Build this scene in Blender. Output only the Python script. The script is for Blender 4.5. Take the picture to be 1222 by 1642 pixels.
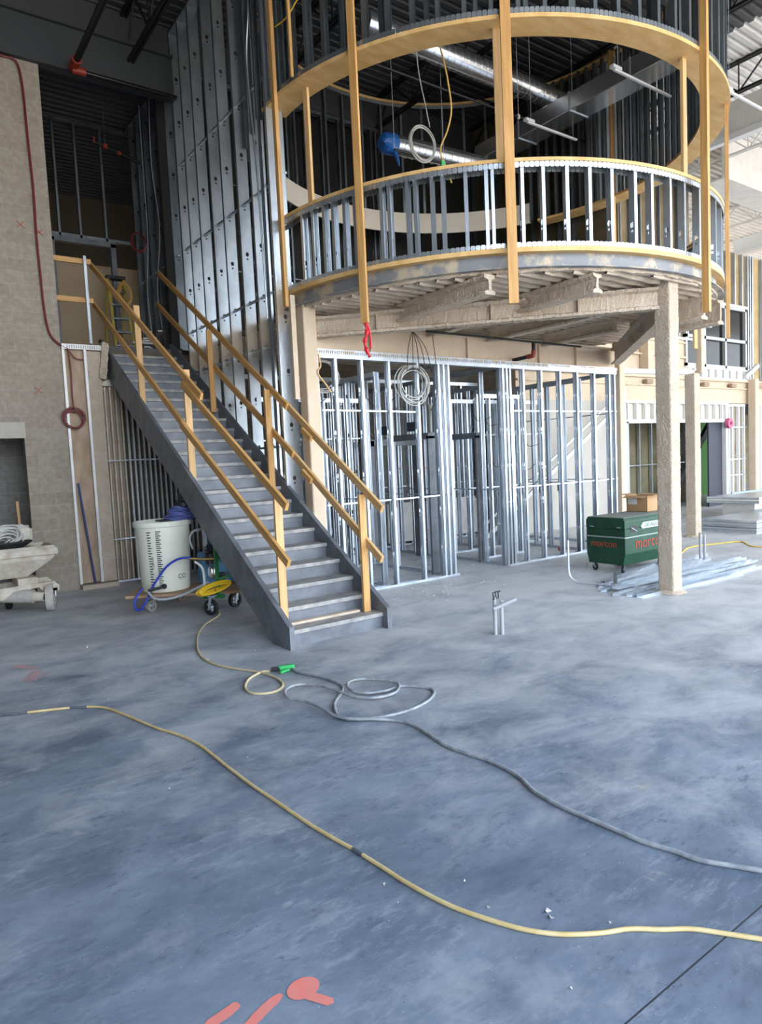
import bpy, bmesh, math, random
from mathutils import Vector, Matrix, noise
random.seed(7)
for o in list(bpy.data.objects): bpy.data.objects.remove(o)
S = bpy.context.scene
COL = S.collection
PI = math.pi
def rad(a): return math.radians(a)

# ---------------------------------------------------------------- camera
F_PX, YAW, PITCH, ROLL, EYE = 1095.86, rad(54.2520), rad(4.36437), rad(-2.68653), 1.9
fw = Vector((math.cos(YAW)*math.cos(PITCH), math.sin(YAW)*math.cos(PITCH), -math.sin(PITCH)))
rt = Vector((math.sin(YAW), -math.cos(YAW), 0)); up = rt.cross(fw)
r2 = rt*math.cos(ROLL) + up*math.sin(ROLL); u2 = -rt*math.sin(ROLL) + up*math.cos(ROLL)
cd = bpy.data.cameras.new('camera'); cam = bpy.data.objects.new('camera', cd); COL.objects.link(cam)
cd.sensor_fit = 'HORIZONTAL'; cd.sensor_width = 36; cd.lens = F_PX/1222*36; cd.clip_end = 200
Mx = Matrix((r2, u2, -fw)).transposed().to_4x4(); Mx.translation = (0, 0, EYE); cam.matrix_world = Mx
S.camera = cam

# ---------------------------------------------------------------- light
S.view_settings.view_transform = 'Standard'; S.view_settings.look = 'None'
S.view_settings.gamma = 1; S.view_settings.use_curve_mapping = False
S.view_settings.exposure = 0.68
W = bpy.data.worlds.new('World'); S.world = W; W.use_nodes = True
wn = W.node_tree.nodes; wl = W.node_tree.links
bg = wn['Background']; bg.inputs[1].default_value = 5.2
tc = wn.new('ShaderNodeTexCoord'); sp = wn.new('ShaderNodeSeparateXYZ'); rp = wn.new('ShaderNodeValToRGB')
mr = wn.new('ShaderNodeMapRange'); mr.inputs[1].default_value = -1; mr.inputs[2].default_value = 1
wl.new(tc.outputs['Generated'], sp.inputs[0]); wl.new(sp.outputs[2], mr.inputs[0]); wl.new(mr.outputs[0], rp.inputs[0]); wl.new(rp.outputs[0], bg.inputs[0])
rp.color_ramp.elements[0].position = .45; rp.color_ramp.elements[0].color = (.50, .47, .43, 1)
rp.color_ramp.elements[1].position = .53; rp.color_ramp.elements[1].color = (.86, .93, 1, 1)
e = rp.color_ramp.elements.new(1.0); e.color = (.45, .65, 1, 1)

# ---------------------------------------------------------------- materials
def mat(name, col, rough=.6, metal=0, var=.0, vscale=4, col2=None, bump=0, bscale=60, stretch=(1,1,1), detail=5, spec=.5, coord='Object', lo=.35, hi=.65, bdist=.01, emit=None):
    m = bpy.data.materials.new(name); m.use_nodes = True; N = m.node_tree.nodes; L = m.node_tree.links
    b = N['Principled BSDF']; b.inputs['Base Color'].default_value = (*col, 1)
    b.inputs['Roughness'].default_value = rough; b.inputs['Metallic'].default_value = metal
    b.inputs['Specular IOR Level'].default_value = spec
    t = N.new('ShaderNodeTexCoord'); mp = N.new('ShaderNodeMapping'); mp.inputs['Scale'].default_value = stretch
    L.new(t.outputs[coord], mp.inputs[0])
    if col2:
        n = N.new('ShaderNodeTexNoise'); n.inputs['Scale'].default_value = vscale; n.inputs['Detail'].default_value = detail
        n.inputs['Roughness'].default_value = .6
        L.new(mp.outputs[0], n.inputs[0]); r = N.new('ShaderNodeValToRGB'); L.new(n.outputs[0], r.inputs[0])
        r.color_ramp.elements[0].position = lo; r.color_ramp.elements[1].position = hi
        r.color_ramp.elements[0].color = (*col, 1); r.color_ramp.elements[1].color = (*col2, 1)
        L.new(r.outputs[0], b.inputs['Base Color'])
    if bump:
        n = N.new('ShaderNodeTexNoise'); n.inputs['Scale'].default_value = bscale; n.inputs['Detail'].default_value = 4
        L.new(mp.outputs[0], n.inputs[0]); bp = N.new('ShaderNodeBump'); bp.inputs['Strength'].default_value = bump
        bp.inputs['Distance'].default_value = bdist; L.new(n.outputs[0], bp.inputs['Height']); L.new(bp.outputs[0], b.inputs['Normal'])
    if emit: b.inputs['Emission Color'].default_value = (*emit[:3], 1); b.inputs['Emission Strength'].default_value = emit[3]
    return m

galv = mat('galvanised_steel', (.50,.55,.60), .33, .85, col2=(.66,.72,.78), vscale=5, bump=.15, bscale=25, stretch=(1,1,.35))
galvd = mat('shaded_galvanised_steel', (.13,.15,.165), .42, .75, col2=(.27,.30,.32), vscale=2.5, bump=.15, bscale=20, stretch=(1,1,.4))  # darker copy of the galvanised steel, shade of the upper level painted in
galvw = mat('mill_galvanised_steel', (.26,.29,.31), .38, .8, col2=(.42,.45,.48), vscale=2.2, bump=.15, bscale=15, stretch=(1,1,.5))
zinc = mat('bright_zinc_stud', (.52,.54,.56), .45, .35, col2=(.66,.68,.70), vscale=6, bump=.2, bscale=40)
galvp = mat('overspray_galvanised_steel', (.42,.40,.36), .5, .5, col2=(.62,.56,.47), vscale=6, bump=.3, bscale=60)
wood = mat('pine_lumber', (.50,.26,.08), .55, col2=(.66,.38,.135), vscale=3.2, stretch=(.6,9,9), detail=6, bump=.12, bscale=18)
woodp = mat('pale_pine_lumber', (.56,.33,.13), .6, col2=(.70,.46,.22), vscale=3.2, stretch=(.6,9,9), detail=6, bump=.12, bscale=18)
ply = mat('plywood', (.62,.37,.13), .6, col2=(.76,.51,.22), vscale=2.5, stretch=(1,3,1), detail=7)
foam = mat('beige_foam_coating', (.58,.475,.36), .95, col2=(.66,.56,.45), vscale=5, bump=1.0, bscale=85, bdist=.02, spec=.1)
foamd = mat('smooth_beige_coating', (.60,.475,.34), .9, col2=(.66,.54,.41), vscale=3, bump=.4, bscale=70, spec=.1)
steelp = mat('grey_primed_steel', (.12,.13,.15), .5, .2, col2=(.19,.205,.23), vscale=4, stretch=(1,1,1), bump=.1, bscale=40)
tread = mat('dusty_steel_tread', (.22,.225,.23), .7, .1, col2=(.42,.40,.37), vscale=7, detail=8)
blacks = mat('black_painted_steel', (.012,.013,.014), .5, .2)
deckm = mat('roof_deck_steel', (.055,.058,.062), .6, .4, col2=(.09,.09,.095), vscale=1.5)
whited = mat('white_sprayed_steel', (.62,.60,.57), .8, col2=(.72,.70,.66), vscale=3)
gyps = mat('gypsum_board', (.66,.60,.50), .9, col2=(.70,.65,.56), vscale=2)
spiral = mat('spiral_duct_steel', (.78,.80,.82), .22, .95, col2=(.9,.91,.92), vscale=3)
board = mat('dusty_tan_board', (.36,.26,.18), .95, col2=(.50,.38,.27), vscale=2.2, stretch=(3,3,1), bump=.2, bscale=30)
white = mat('white_paint', (.70,.70,.69), .6)
red = mat('red_cable', (.15,.010,.016), .5)
redtape = mat('red_tape', (.60,.02,.03), .4)
orange = mat('orange_red_fitting', (.28,.035,.018), .5)
yel = mat('yellow_cord', (.80,.52,.02), .5)
green = mat('green_paint', (.005,.045,.022), .5, .1, col2=(.010,.070,.034), vscale=8)
greenb = mat('bright_green_plastic', (.03,.42,.10), .5)
rubber = mat('black_rubber', (.012,.012,.013), .7)
dirtyw = mat('cement_caked_paint', (.40,.33,.25), .9, col2=(.60,.56,.48), vscale=6, detail=8, bump=.4, bscale=40)
tankm = mat('cream_plastic', (.74,.74,.62), .45, col2=(.78,.78,.68), vscale=2)
blue = mat('blue_plastic', (.015,.04,.22), .45)
darkgl = mat('dark_glass', (.010,.011,.012), .12, 0, spec=.12)
card = mat('cardboard', (.42,.25,.12), .85, col2=(.47,.29,.15), vscale=3)
black = mat('black_plastic', (.015,.015,.016), .5)
darkb = mat('dark_olive_board', (.13,.11,.06), .9, col2=(.2,.17,.1), vscale=2)
greenw = mat('green_wall_paint', (.035,.13,.012), .8)
purp = mat('grey_violet_panel', (.045,.045,.065), .7)
copper = mat('copper_pipe', (.55,.22,.10), .35, .9)
brass = mat('brass', (.5,.34,.12), .35, .9)
pvc = mat('grey_pvc', (.36,.37,.39), .5)
conc_crumb = mat('plaster_crumb', (.55,.52,.47), .95)
plastic_blue = mat('blue_film', (.02,.12,.40), .3)
lightgrey = mat('light_grey_jamb', (.42,.44,.52), .6)

def spray_band(src, name, z0, z1):
    """steel with beige foam overspray speckled on it at beam height"""
    m = src.copy(); m.name = name; N = m.node_tree.nodes; L = m.node_tree.links; b = N['Principled BSDF']
    old = b.inputs['Base Color'].links[0].from_socket; t = N.new('ShaderNodeTexCoord'); s_ = N.new('ShaderNodeSeparateXYZ'); L.new(t.outputs['Object'], s_.inputs[0])
    n = N.new('ShaderNodeTexNoise'); n.inputs['Scale'].default_value = 60; n.inputs['Detail'].default_value = 3; L.new(t.outputs['Object'], n.inputs[0])
    mid = (z0+z1)/2; a = N.new('ShaderNodeMath'); a.operation = 'SUBTRACT'; L.new(s_.outputs[2], a.inputs[0]); a.inputs[1].default_value = mid
    ab = N.new('ShaderNodeMath'); ab.operation = 'ABSOLUTE'; L.new(a.outputs[0], ab.inputs[0])
    mr = N.new('ShaderNodeMapRange'); L.new(ab.outputs[0], mr.inputs[0]); mr.inputs[1].default_value = 0; mr.inputs[2].default_value = (z1-z0)/2+.25; mr.inputs[3].default_value = .22; mr.inputs[4].default_value = -.28
    ad = N.new('ShaderNodeMath'); ad.operation = 'ADD'; L.new(n.outputs[0], ad.inputs[0]); L.new(mr.outputs[0], ad.inputs[1])
    r = N.new('ShaderNodeValToRGB'); L.new(ad.outputs[0], r.inputs[0]); r.color_ramp.elements[0].position = .50; r.color_ramp.elements[1].position = .58
    x = N.new('ShaderNodeMix'); x.data_type = 'RGBA'; L.new(r.outputs[0], x.inputs[0]); L.new(old, x.inputs[6]); x.inputs[7].default_value = (.60,.49,.36,1); L.new(x.outputs[2], b.inputs['Base Color'])
    inv = N.new('ShaderNodeMapRange'); L.new(r.outputs[0], inv.inputs[0]); inv.inputs[3].default_value = b.inputs['Metallic'].default_value; inv.inputs[4].default_value = .0; L.new(inv.outputs[0], b.inputs['Metallic'])
    return m
galvb = spray_band(galv, 'galvanised_steel_with_overspray', 3.6, 4.5); galvwb = spray_band(galvw, 'mill_steel_with_overspray', 3.5, 4.2)
def conc_floor():
    m = bpy.data.materials.new('concrete_floor'); m.use_nodes = True; N = m.node_tree.nodes; L = m.node_tree.links
    b = N['Principled BSDF']; t = N.new('ShaderNodeTexCoord')
    def noi(scale, det, st=(1,1,1), rough=.6, rot=0, dist=0):
        mp = N.new('ShaderNodeMapping'); mp.inputs['Scale'].default_value = st; mp.inputs['Rotation'].default_value = (0,0,rot)
        L.new(t.outputs['Object'], mp.inputs[0]); n = N.new('ShaderNodeTexNoise'); n.inputs['Scale'].default_value = scale
        n.inputs['Detail'].default_value = det; n.inputs['Roughness'].default_value = rough; n.inputs['Distortion'].default_value = dist
        L.new(mp.outputs[0], n.inputs[0]); return n.outputs[0]
    def ramp(s, p0, c0, p1, c1):
        r = N.new('ShaderNodeValToRGB'); L.new(s, r.inputs[0]); r.color_ramp.elements[0].position = p0; r.color_ramp.elements[1].position = p1
        r.color_ramp.elements[0].color = (*c0,1); r.color_ramp.elements[1].color = (*c1,1); return r.outputs[0]
    def mix(f, a, c, mode='MIX'):
        x = N.new('ShaderNodeMix'); x.data_type = 'RGBA'; x.blend_type = mode
        if isinstance(f, float): x.inputs[0].default_value = f
        else: L.new(f, x.inputs[0])
        for i, v in ((6,a),(7,c)):
            if isinstance(v, tuple): x.inputs[i].default_value = (*v,1)
            else: L.new(v, x.inputs[i])
        return x.outputs[2]
    base = ramp(noi(1.1, 10, (1,1.7,1), .68, .7, .3), .36, (.115,.150,.200), .64, (.225,.270,.335))  # bluish slab colour: the sky's reflection is painted into the base
    big = ramp(noi(.55, 6, (1,1.5,1), .6, .4, .4), .35, (.74,.76,.79), .65, (1.15,1.14,1.10)); base = mix(1.0, base, big, 'MULTIPLY')
    streak = ramp(noi(5.5, 10, (1,3.4,1), .76, .5, .5), .50, (0,0,0), .72, (1,1,1))
    gate = ramp(noi(1.3, 4, (1,1,1), .5, .1), .42, (.15,.15,.15), .62, (1,1,1)); streak = mix(1.0, streak, gate, 'MULTIPLY')
    c = mix(streak, base, (.33,.37,.42))
    dk = ramp(noi(9, 10, (1,2.2,1), .80, .8, .3), .37, (1,1,1), .47, (0,0,0))
    dk = mix(1.0, dk, ramp(noi(1.7, 4, (1,1.4,1), .5, .9), .42, (.12,.12,.12), .60, (1,1,1)), 'MULTIPLY')
    c = mix(dk, c, (.075,.10,.14))
    # pale dust towards framing and stair, plus the far floor's grazing brightness painted in
    sx = N.new('ShaderNodeSeparateXYZ'); L.new(t.outputs['Object'], sx.inputs[0])
    ad = N.new('ShaderNodeMath'); ad.operation = 'ADD'; L.new(sx.outputs[0], ad.inputs[0])
    mu = N.new('ShaderNodeMath'); mu.operation = 'MULTIPLY'; L.new(sx.outputs[1], mu.inputs[0]); mu.inputs[1].default_value = .95; L.new(mu.outputs[0], ad.inputs[1])
    mr = N.new('ShaderNodeMapRange'); L.new(ad.outputs[0], mr.inputs[0]); mr.inputs[1].default_value = 4.0; mr.inputs[2].default_value = 12.5; mr.inputs[3].default_value = -.10; mr.inputs[4].default_value = .34
    dn = N.new('ShaderNodeMath'); dn.operation = 'ADD'; L.new(noi(1.3, 9, (1,1.3,1), .66, .2, .4), dn.inputs[0]); L.new(mr.outputs[0], dn.inputs[1])
    c = mix(ramp(dn.outputs[0], .44, (0,0,0), .88, (.92,.92,.92)), c, (.60,.605,.615))
    sand = ramp(noi(1.7, 10, (1.6,1,1), .75, .35, .3), .62, (0,0,0), .71, (.7,.7,.7))
    c = mix(sand, c, (.46,.42,.35))
    # speckles
    sp = ramp(noi(70, 2), .70, (0,0,0), .76, (.8,.8,.8)); c = mix(sp, c, (.55,.54,.50))
    sp2 = ramp(noi(40, 3), .25, (1,1,1), .31, (0,0,0)); c = mix(sp2, c, (.06,.08,.11))
    # saw-cut joints
    for ax, pos in ((1, 1.30), (0, -1.6), (1, 6.9-12.6), (0, 15.2)):
        s = N.new('ShaderNodeMath'); s.operation = 'SUBTRACT'; L.new(sx.outputs[ax], s.inputs[0]); s.inputs[1].default_value = pos
        a = N.new('ShaderNodeMath'); a.operation = 'ABSOLUTE'; L.new(s.outputs[0], a.inputs[0])
        l = N.new('ShaderNodeMath'); l.operation = 'LESS_THAN'; L.new(a.outputs[0], l.inputs[0]); l.inputs[1].default_value = .0035
        c = mix(l.outputs[0], c, (.03,.035,.045))
    L.new(c, b.inputs['Base Color'])
    rr = ramp(noi(2, 6, (1,2,1)), .3, (.42,.42,.42), .7, (.62,.62,.62)); L.new(rr, b.inputs['Roughness'])
    bm = N.new('ShaderNodeBump'); bm.inputs['Strength'].default_value = .25; bm.inputs['Distance'].default_value = .006
    L.new(noi(9, 10, (1,2.4,1), .7, .7), bm.inputs['Height']); L.new(bm.outputs[0], b.inputs['Normal'])
    return m
def block_mat(name, c1, c2, mortar, axis='x'):
    m = bpy.data.materials.new(name); m.use_nodes = True; N = m.node_tree.nodes; L = m.node_tree.links
    b = N['Principled BSDF']; b.inputs['Roughness'].default_value = .95; b.inputs['Specular IOR Level'].default_value = .15
    t = N.new('ShaderNodeTexCoord'); s = N.new('ShaderNodeSeparateXYZ'); cb = N.new('ShaderNodeCombineXYZ')
    L.new(t.outputs['Object'], s.inputs[0]); ad = N.new('ShaderNodeMath'); ad.operation = 'ADD'
    L.new(s.outputs[0], ad.inputs[0]); L.new(s.outputs[1], ad.inputs[1]); L.new(ad.outputs[0], cb.inputs[0]); L.new(s.outputs[2], cb.inputs[1])
    br = N.new('ShaderNodeTexBrick'); L.new(cb.outputs[0], br.inputs[0]); br.inputs['Scale'].default_value = 1
    br.inputs['Brick Width'].default_value = .4064; br.inputs['Row Height'].default_value = .2032; br.inputs['Mortar Size'].default_value = .006
    br.inputs['Mortar Smooth'].default_value = .3
    br.inputs['Color1'].default_value = (*c1,1); br.inputs['Color2'].default_value = (*c2,1); br.inputs['Mortar'].default_value = (*mortar,1)
    n = N.new('ShaderNodeTexNoise'); n.inputs['Scale'].default_value = 14; n.inputs['Detail'].default_value = 8; L.new(t.outputs['Object'], n.inputs[0])
    x = N.new('ShaderNodeMix'); x.data_type = 'RGBA'; x.blend_type = 'MULTIPLY'; x.inputs[0].default_value = .55
    r = N.new('ShaderNodeValToRGB'); L.new(n.outputs[0], r.inputs[0]); r.color_ramp.elements[0].position = .3; r.color_ramp.elements[0].color = (.62,.62,.62,1); r.color_ramp.elements[1].position = .65
    L.new(br.outputs['Color'], x.inputs[6]); L.new(r.outputs[0], x.inputs[7]); L.new(x.outputs[2], b.inputs['Base Color'])
    bm = N.new('ShaderNodeBump'); bm.inputs['Strength'].default_value = .5; bm.inputs['Distance'].default_value = .01; bm.invert = True
    L.new(br.outputs['Fac'], bm.inputs['Height']); L.new(bm.outputs[0], b.inputs['Normal'])
    return m
blockm = block_mat('concrete_block', (.34,.29,.235), (.38,.33,.27), (.44,.39,.32))
blockd = block_mat('grey_concrete_block', (.26,.25,.235), (.30,.29,.27), (.36,.35,.32))
concm = conc_floor()

# ---------------------------------------------------------------- builders
def T(name, label, cat, loc=(0,0,0), group=None):
    o = bpy.data.objects.new(name, None); o.empty_display_size = .2; COL.objects.link(o); o.location = loc
    o['label'] = label; o['category'] = cat
    if group: o['group'] = group
    return o
def tag(o, label, cat, group=None):
    o['label'] = label; o['category'] = cat
    if group: o['group'] = group
    return o
def wpos(o):
    v = Vector((0,0,0))
    while o: v = v + o.location; o = o.parent
    return v
class MB:
    def __init__(s): s.v = []; s.f = []
    def add(s, vs, fs):
        k = len(s.v); s.v += [tuple(v) for v in vs]; s.f += [tuple(i+k for i in f) for f in fs]; return s
    def box(s, x0, x1, y0, y1, z0, z1):
        return s.add([(x0,y0,z0),(x1,y0,z0),(x1,y1,z0),(x0,y1,z0),(x0,y0,z1),(x1,y0,z1),(x1,y1,z1),(x0,y1,z1)],
                     [(3,2,1,0),(4,5,6,7),(0,1,5,4),(1,2,6,5),(2,3,7,6),(3,0,4,7)])
    def bar(s, a, b, w, h, upv=(0,0,1)):
        a = Vector(a); b = Vector(b); d = (b-a).normalized(); u = Vector(upv)
        if abs(d.dot(u)) > .99: u = Vector((0,1,0))
        r = d.cross(u).normalized(); u = r.cross(d)
        vs = [p + r*(i*w/2) + u*(j*h/2) for p in (a,b) for i,j in ((-1,-1),(1,-1),(1,1),(-1,1))]
        return s.add(vs, [(0,1,2,3),(7,6,5,4),(0,4,5,1),(1,5,6,2),(2,6,7,3),(3,7,4,0)])
    def tube(s, pts, r, n=8, closed=False, cap=True):
        P = [Vector(p) for p in pts]; m = len(P); rings = []; prev = None
        for i in range(m):
            d = (P[(i+1)%m]-P[i-1]) if closed else (P[min(i+1,m-1)]-P[max(i-1,0)])
            d = d.normalized() if d.length > 1e-9 else Vector((0,0,1))
            if prev is None:
                u = Vector((0,0,1)) if abs(d.z) < .9 else Vector((1,0,0)); u = (u - d*u.dot(d)).normalized()
            else:
                u = prev - d*prev.dot(d); u = u.normalized() if u.length > 1e-6 else prev
            prev = u; w = d.cross(u); rr = r[i] if isinstance(r, (list,tuple)) else r
            rings.append([P[i] + (u*math.cos(2*PI*k/n) + w*math.sin(2*PI*k/n))*rr for k in range(n)])
        vs = [v for R in rings for v in R]; fs = []
        for i in range(m if closed else m-1):
            j = (i+1) % m
            for k in range(n): fs.append((i*n+k, i*n+(k+1)%n, j*n+(k+1)%n, j*n+k))
        if cap and not closed: fs += [tuple(range(n-1,-1,-1)), tuple((m-1)*n+k for k in range(n))]
        return s.add(vs, fs)
    def lathe(s, prof, c, n=32, axis='z'):
        c = Vector(c); vs = []; fs = []
        for (r, h) in prof:
            for k in range(n):
                a = 2*PI*k/n; p = (r*math.cos(a), r*math.sin(a), h)
                if axis == 'x': p = (h, p[0], p[1])
                elif axis == 'y': p = (p[0], h, p[1])
                vs.append(c + Vector(p))
        for i in range(len(prof)-1):
            for k in range(n): fs.append((i*n+k, i*n+(k+1)%n, (i+1)*n+(k+1)%n, (i+1)*n+k))
        return s.add(vs, fs)
    def arc(s, c, ra, rb, z0, z1, a0, a1, n):
        vs = []; fs = []
        for i in range(n+1):
            a = rad(a0 + (a1-a0)*i/n); ca, sa = math.cos(a), math.sin(a)
            for r, z in ((ra,z0),(rb,z0),(rb,z1),(ra,z1)): vs.append((c[0]+r*ca, c[1]+r*sa, z))
        for i in range(n):
            for k in range(4): fs.append((i*4+k, i*4+(k+1)%4, i*4+4+(k+1)%4, i*4+4+k))
        fs += [(3,2,1,0), tuple(n*4+k for k in range(4))]
        return s.add(vs, fs)
    def prism(s, poly, d0, d1, axis):   # poly of 2D points extruded along axis
        n = len(poly)
        def P(p, d): return {'x':(d,p[0],p[1]),'y':(p[0],d,p[1]),'z':(p[0],p[1],d)}[axis]
        vs = [P(p,d0) for p in poly] + [P(p,d1) for p in poly]
        return s.add(vs, [tuple(range(n-1,-1,-1)), tuple(range(n,2*n))] + [(i,(i+1)%n,(i+1)%n+n,i+n) for i in range(n)])
    def build(s, name, m, parent=None, smooth=False, bevel=0, loc=None):
        off = wpos(parent) if parent else Vector(loc or (0,0,0))
        me = bpy.data.meshes.new(name); me.from_pydata([Vector(v)-off for v in s.v], [], s.f); me.materials.append(m)
        bm = bmesh.new(); bm.from_mesh(me); bmesh.ops.recalc_face_normals(bm, faces=bm.faces); bm.to_mesh(me); bm.free()
        if smooth:
            me.polygons.foreach_set('use_smooth', [True]*len(me.polygons)); me.set_sharp_from_angle(angle=rad(40))
        o = bpy.data.objects.new(name, me); COL.objects.link(o)
        if parent: o.parent = parent
        elif loc: o.location = loc
        if bevel:
            b = o.modifiers.new('bevel', 'BEVEL'); b.width = bevel; b.segments = 2; b.limit_method = 'ANGLE'
        return o
def merge(a, b):
    """put the surface pattern b into mesh a, keeping both materials"""
    bm = bmesh.new(); bm.from_mesh(a.data); n0 = len(bm.faces); me = b.data.copy(); me.transform(Matrix.Translation(wpos(b)-wpos(a))); bm.from_mesh(me)
    bm.faces.ensure_lookup_table(); k = len(a.data.materials)
    for f in bm.faces[n0:]: f.material_index = k
    bm.to_mesh(a.data); bm.free(); a.data.materials.append(b.data.materials[0]); bpy.data.objects.remove(b)
def struct(o): o['kind'] = 'structure'; return o
def lumber(name, a, b, w, h, m=None, parent=None, upv=(0,0,1), bevel=.003):
    """one straight board, its own length along local X so that the grain follows it"""
    a = Vector(a); b = Vector(b); d = (b-a); L = d.length; d.normalize(); u = Vector(upv)
    if abs(d.dot(u)) > .99: u = Vector((0,1,0))
    r = d.cross(u).normalized(); u = r.cross(d)
    q = MB().box(0, L, -w/2, w/2, -h/2, h/2)
    o = q.build(name, m or wood, None, bevel=bevel)
    M = Matrix((d, -r, u)).transposed().to_4x4(); M.translation = a - (wpos(parent) if parent else Vector((0,0,0)))
    if parent: o.parent = parent
    o.matrix_local = M
    o.data.transform(Matrix.Translation((0,0,0)))
    return o
def smoothpts(P, k=5):
    P = [Vector(p) for p in P]; out = []
    for i in range(len(P)-1):
        p0 = P[max(i-1,0)]; p1 = P[i]; p2 = P[i+1]; p3 = P[min(i+2,len(P)-1)]
        for j in range(k):
            t = j/k; out.append(.5*((2*p1)+(p2-p0)*t+(2*p0-5*p1+4*p2-p3)*t*t+(3*p1-p0-3*p2+p3)*t**3))
    out.append(P[-1]); return out
def rough_bar(a, b, w, h, upv=(0,0,1), seg=.05, amp=.009, side=3, hollow=None):
    """box swept a->b with a lumpy sprayed surface; hollow=I-profile"""
    a = Vector(a); b = Vector(b); d = b-a; L = d.length; d.normalize(); u = Vector(upv)
    if abs(d.dot(u)) > .99: u = Vector((0,1,0))
    r = d.cross(u).normalized(); u = r.cross(d); n = max(2, int(L/seg))
    if hollow == 'I':
        t = .034; W, H = w/2, h/2; wb = .02
        prof = [(-W,-H),(0,-H),(W,-H),(W,-H+t),(wb,-H+t*1.6),(wb,0),(wb,H-t*1.6),(W,H-t),(W,H),(0,H),(-W,H),(-W,H-t),(-wb,H-t*1.6),(-wb,0),(-wb,-H+t*1.6),(-W,-H+t)]
    else:
        prof = []
        c = [(-w/2,-h/2),(w/2,-h/2),(w/2,h/2),(-w/2,h/2)]
        rc_ = min(w,h)*.10
        for i in range(4):
            p, q = c[i], c[(i+1)%4]
            for j in range(side):
                x, y = p[0]+(q[0]-p[0])*j/side, p[1]+(q[1]-p[1])*j/side
                ax_, ay_ = abs(x)-(w/2-rc_), abs(y)-(h/2-rc_)
                if ax_ > 0 and ay_ > 0:
                    d_ = math.hypot(ax_, ay_); k_ = rc_/d_ if d_ > rc_ else 1; x = math.copysign(w/2-rc_+ax_*k_, x); y = math.copysign(h/2-rc_+ay_*k_, y)
                prof.append((x, y))
    m = MB(); k = len(prof); vs = []; fs = []
    for i in range(n+1):
        c = a + d*(L*i/n)
        for (x,y) in prof:
            p = c + r*x + u*y; nv = noise.noise_vector(p*8)*amp*.35 + (noise.noise_vector(p*52)*amp*.5 if hollow != 'I' else noise.noise_vector(p*34)*amp*.75)
            vs.append(p + nv)
    for i in range(n):
        for j in range(k): fs.append((i*k+j, i*k+(j+1)%k, (i+1)*k+(j+1)%k, (i+1)*k+j))
    fs += [tuple(range(k-1,-1,-1)), tuple(n*k+j for j in range(k))]
    return m.add(vs, fs)

# steel C-stud with punched keyhole knock-outs; shared meshes per height
_st = {}
def stud_mesh(h, web=.092, fl=.041, holes=(), t=.003, m=None):
    key = (round(h,2), web, fl, tuple(holes), m.name)
    if key in _st: return _st[key]
    q = MB()
    # web lies in local XZ plane (normal Y), flanges point +Y
    z = 0; hw = .030
    q.box(-web/2, -hw, 0, t, 0, h); q.box(hw, web/2, 0, t, 0, h)
    zs = []
    for c in holes: zs.append((c-.062, c+.062))
    z = 0
    for a, b in zs:
        if b > h: break
        q.box(-hw, hw, 0, t, z, a)
        # keyhole: round top and small round below, built as a plate with an octagonal opening
        for (c, rx, rz, lo, hi) in ((b-.036, .027, .034, b-.072, b), (a+.018, .015, .015, a, a+.036)):
            P = [(rx*math.cos(k*PI/4+PI/8), c+rz*math.sin(k*PI/4+PI/8)) for k in range(8)]
            O = []
            for (x,zz) in P:
                dx, dz = x, zz-c; s = min((hw/abs(dx)) if abs(dx)>1e-6 else 9, ((hi-lo)/2/abs(dz)) if abs(dz)>1e-6 else 9); O.append((dx*s, c+dz*s))
            O2 = O + [(hw,hi),(-hw,hi),(-hw,lo),(hw,lo)]
            vs = [(x,t/2,zz) for x,zz in P] + [(x,t/2,zz) for x,zz in O]
            fs = [(i,(i+1)%8,(i+1)%8+8,i+8) for i in range(8)]
            q.add(vs, fs)
            for (i,j,cc) in ((0,1,(hw,hi)),(2,3,(-hw,hi)),(4,5,(-hw,lo)),(6,7,(hw,lo))):
                q.add([(O[i][0],t/2,O[i][1]),(O[j][0],t/2,O[j][1]),(cc[0],t/2,cc[1])], [(0,1,2)])
        q.box(-hw, hw, 0, t, a+.036, b-.072)
        z = b
    q.box(-hw, hw, 0, t, z, h)
    q.box(-web/2, -web/2+t, 0, fl, 0, h); q.box(web/2-t, web/2, 0, fl, 0, h)
    q.box(-web/2, -web/2+.012, fl-t, fl, 0, h); q.box(web/2-.012, web/2, fl-t, fl, 0, h)
    me = bpy.data.meshes.new('stud'); me.from_pydata(q.v, [], q.f); me.materials.append(m)
    bm = bmesh.new(); bm.from_mesh(me); bmesh.ops.recalc_face_normals(bm, faces=bm.faces); bm.to_mesh(me); bm.free()
    _st[key] = me; return me
def stud(parent, x, y, z0, z1, ang, m=galv, web=.092, fl=.041, holes=(), name='stud'):
    """ang = direction (deg) of the web line in plan; flanges open 90 deg to its left"""
    o = bpy.data.objects.new(name, stud_mesh(z1-z0, web, fl, holes, m=m)); COL.objects.link(o); o.parent = parent
    o.location = Vector((x,y,z0)) - wpos(parent); o.rotation_euler = (0,0,rad(ang)); return o
def track(parent, a, b, w=.095, h=.032, m=galv, name='track', inv=False):
    """U track between two points: web flat, legs up (bottom) or down (inv)"""
    a = Vector(a); b = Vector(b); d = (b-a).normalized(); r = Vector((d.y,-d.x,0)); t = .004; q = MB(); s = -1 if inv else 1
    q.bar(a+Vector((0,0,s*t/2)), b+Vector((0,0,s*t/2)), w, t)
    for k in (-1,1): q.bar(a+r*(k*w/2)+Vector((0,0,s*h/2)), b+r*(k*w/2)+Vector((0,0,s*h/2)), t, h)
    return q.build(name, m, parent)

# ================================================================ SETTING
struct(MB().box(-14,46,-4.0,24,-.30,0).build('floor', concm))
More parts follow.
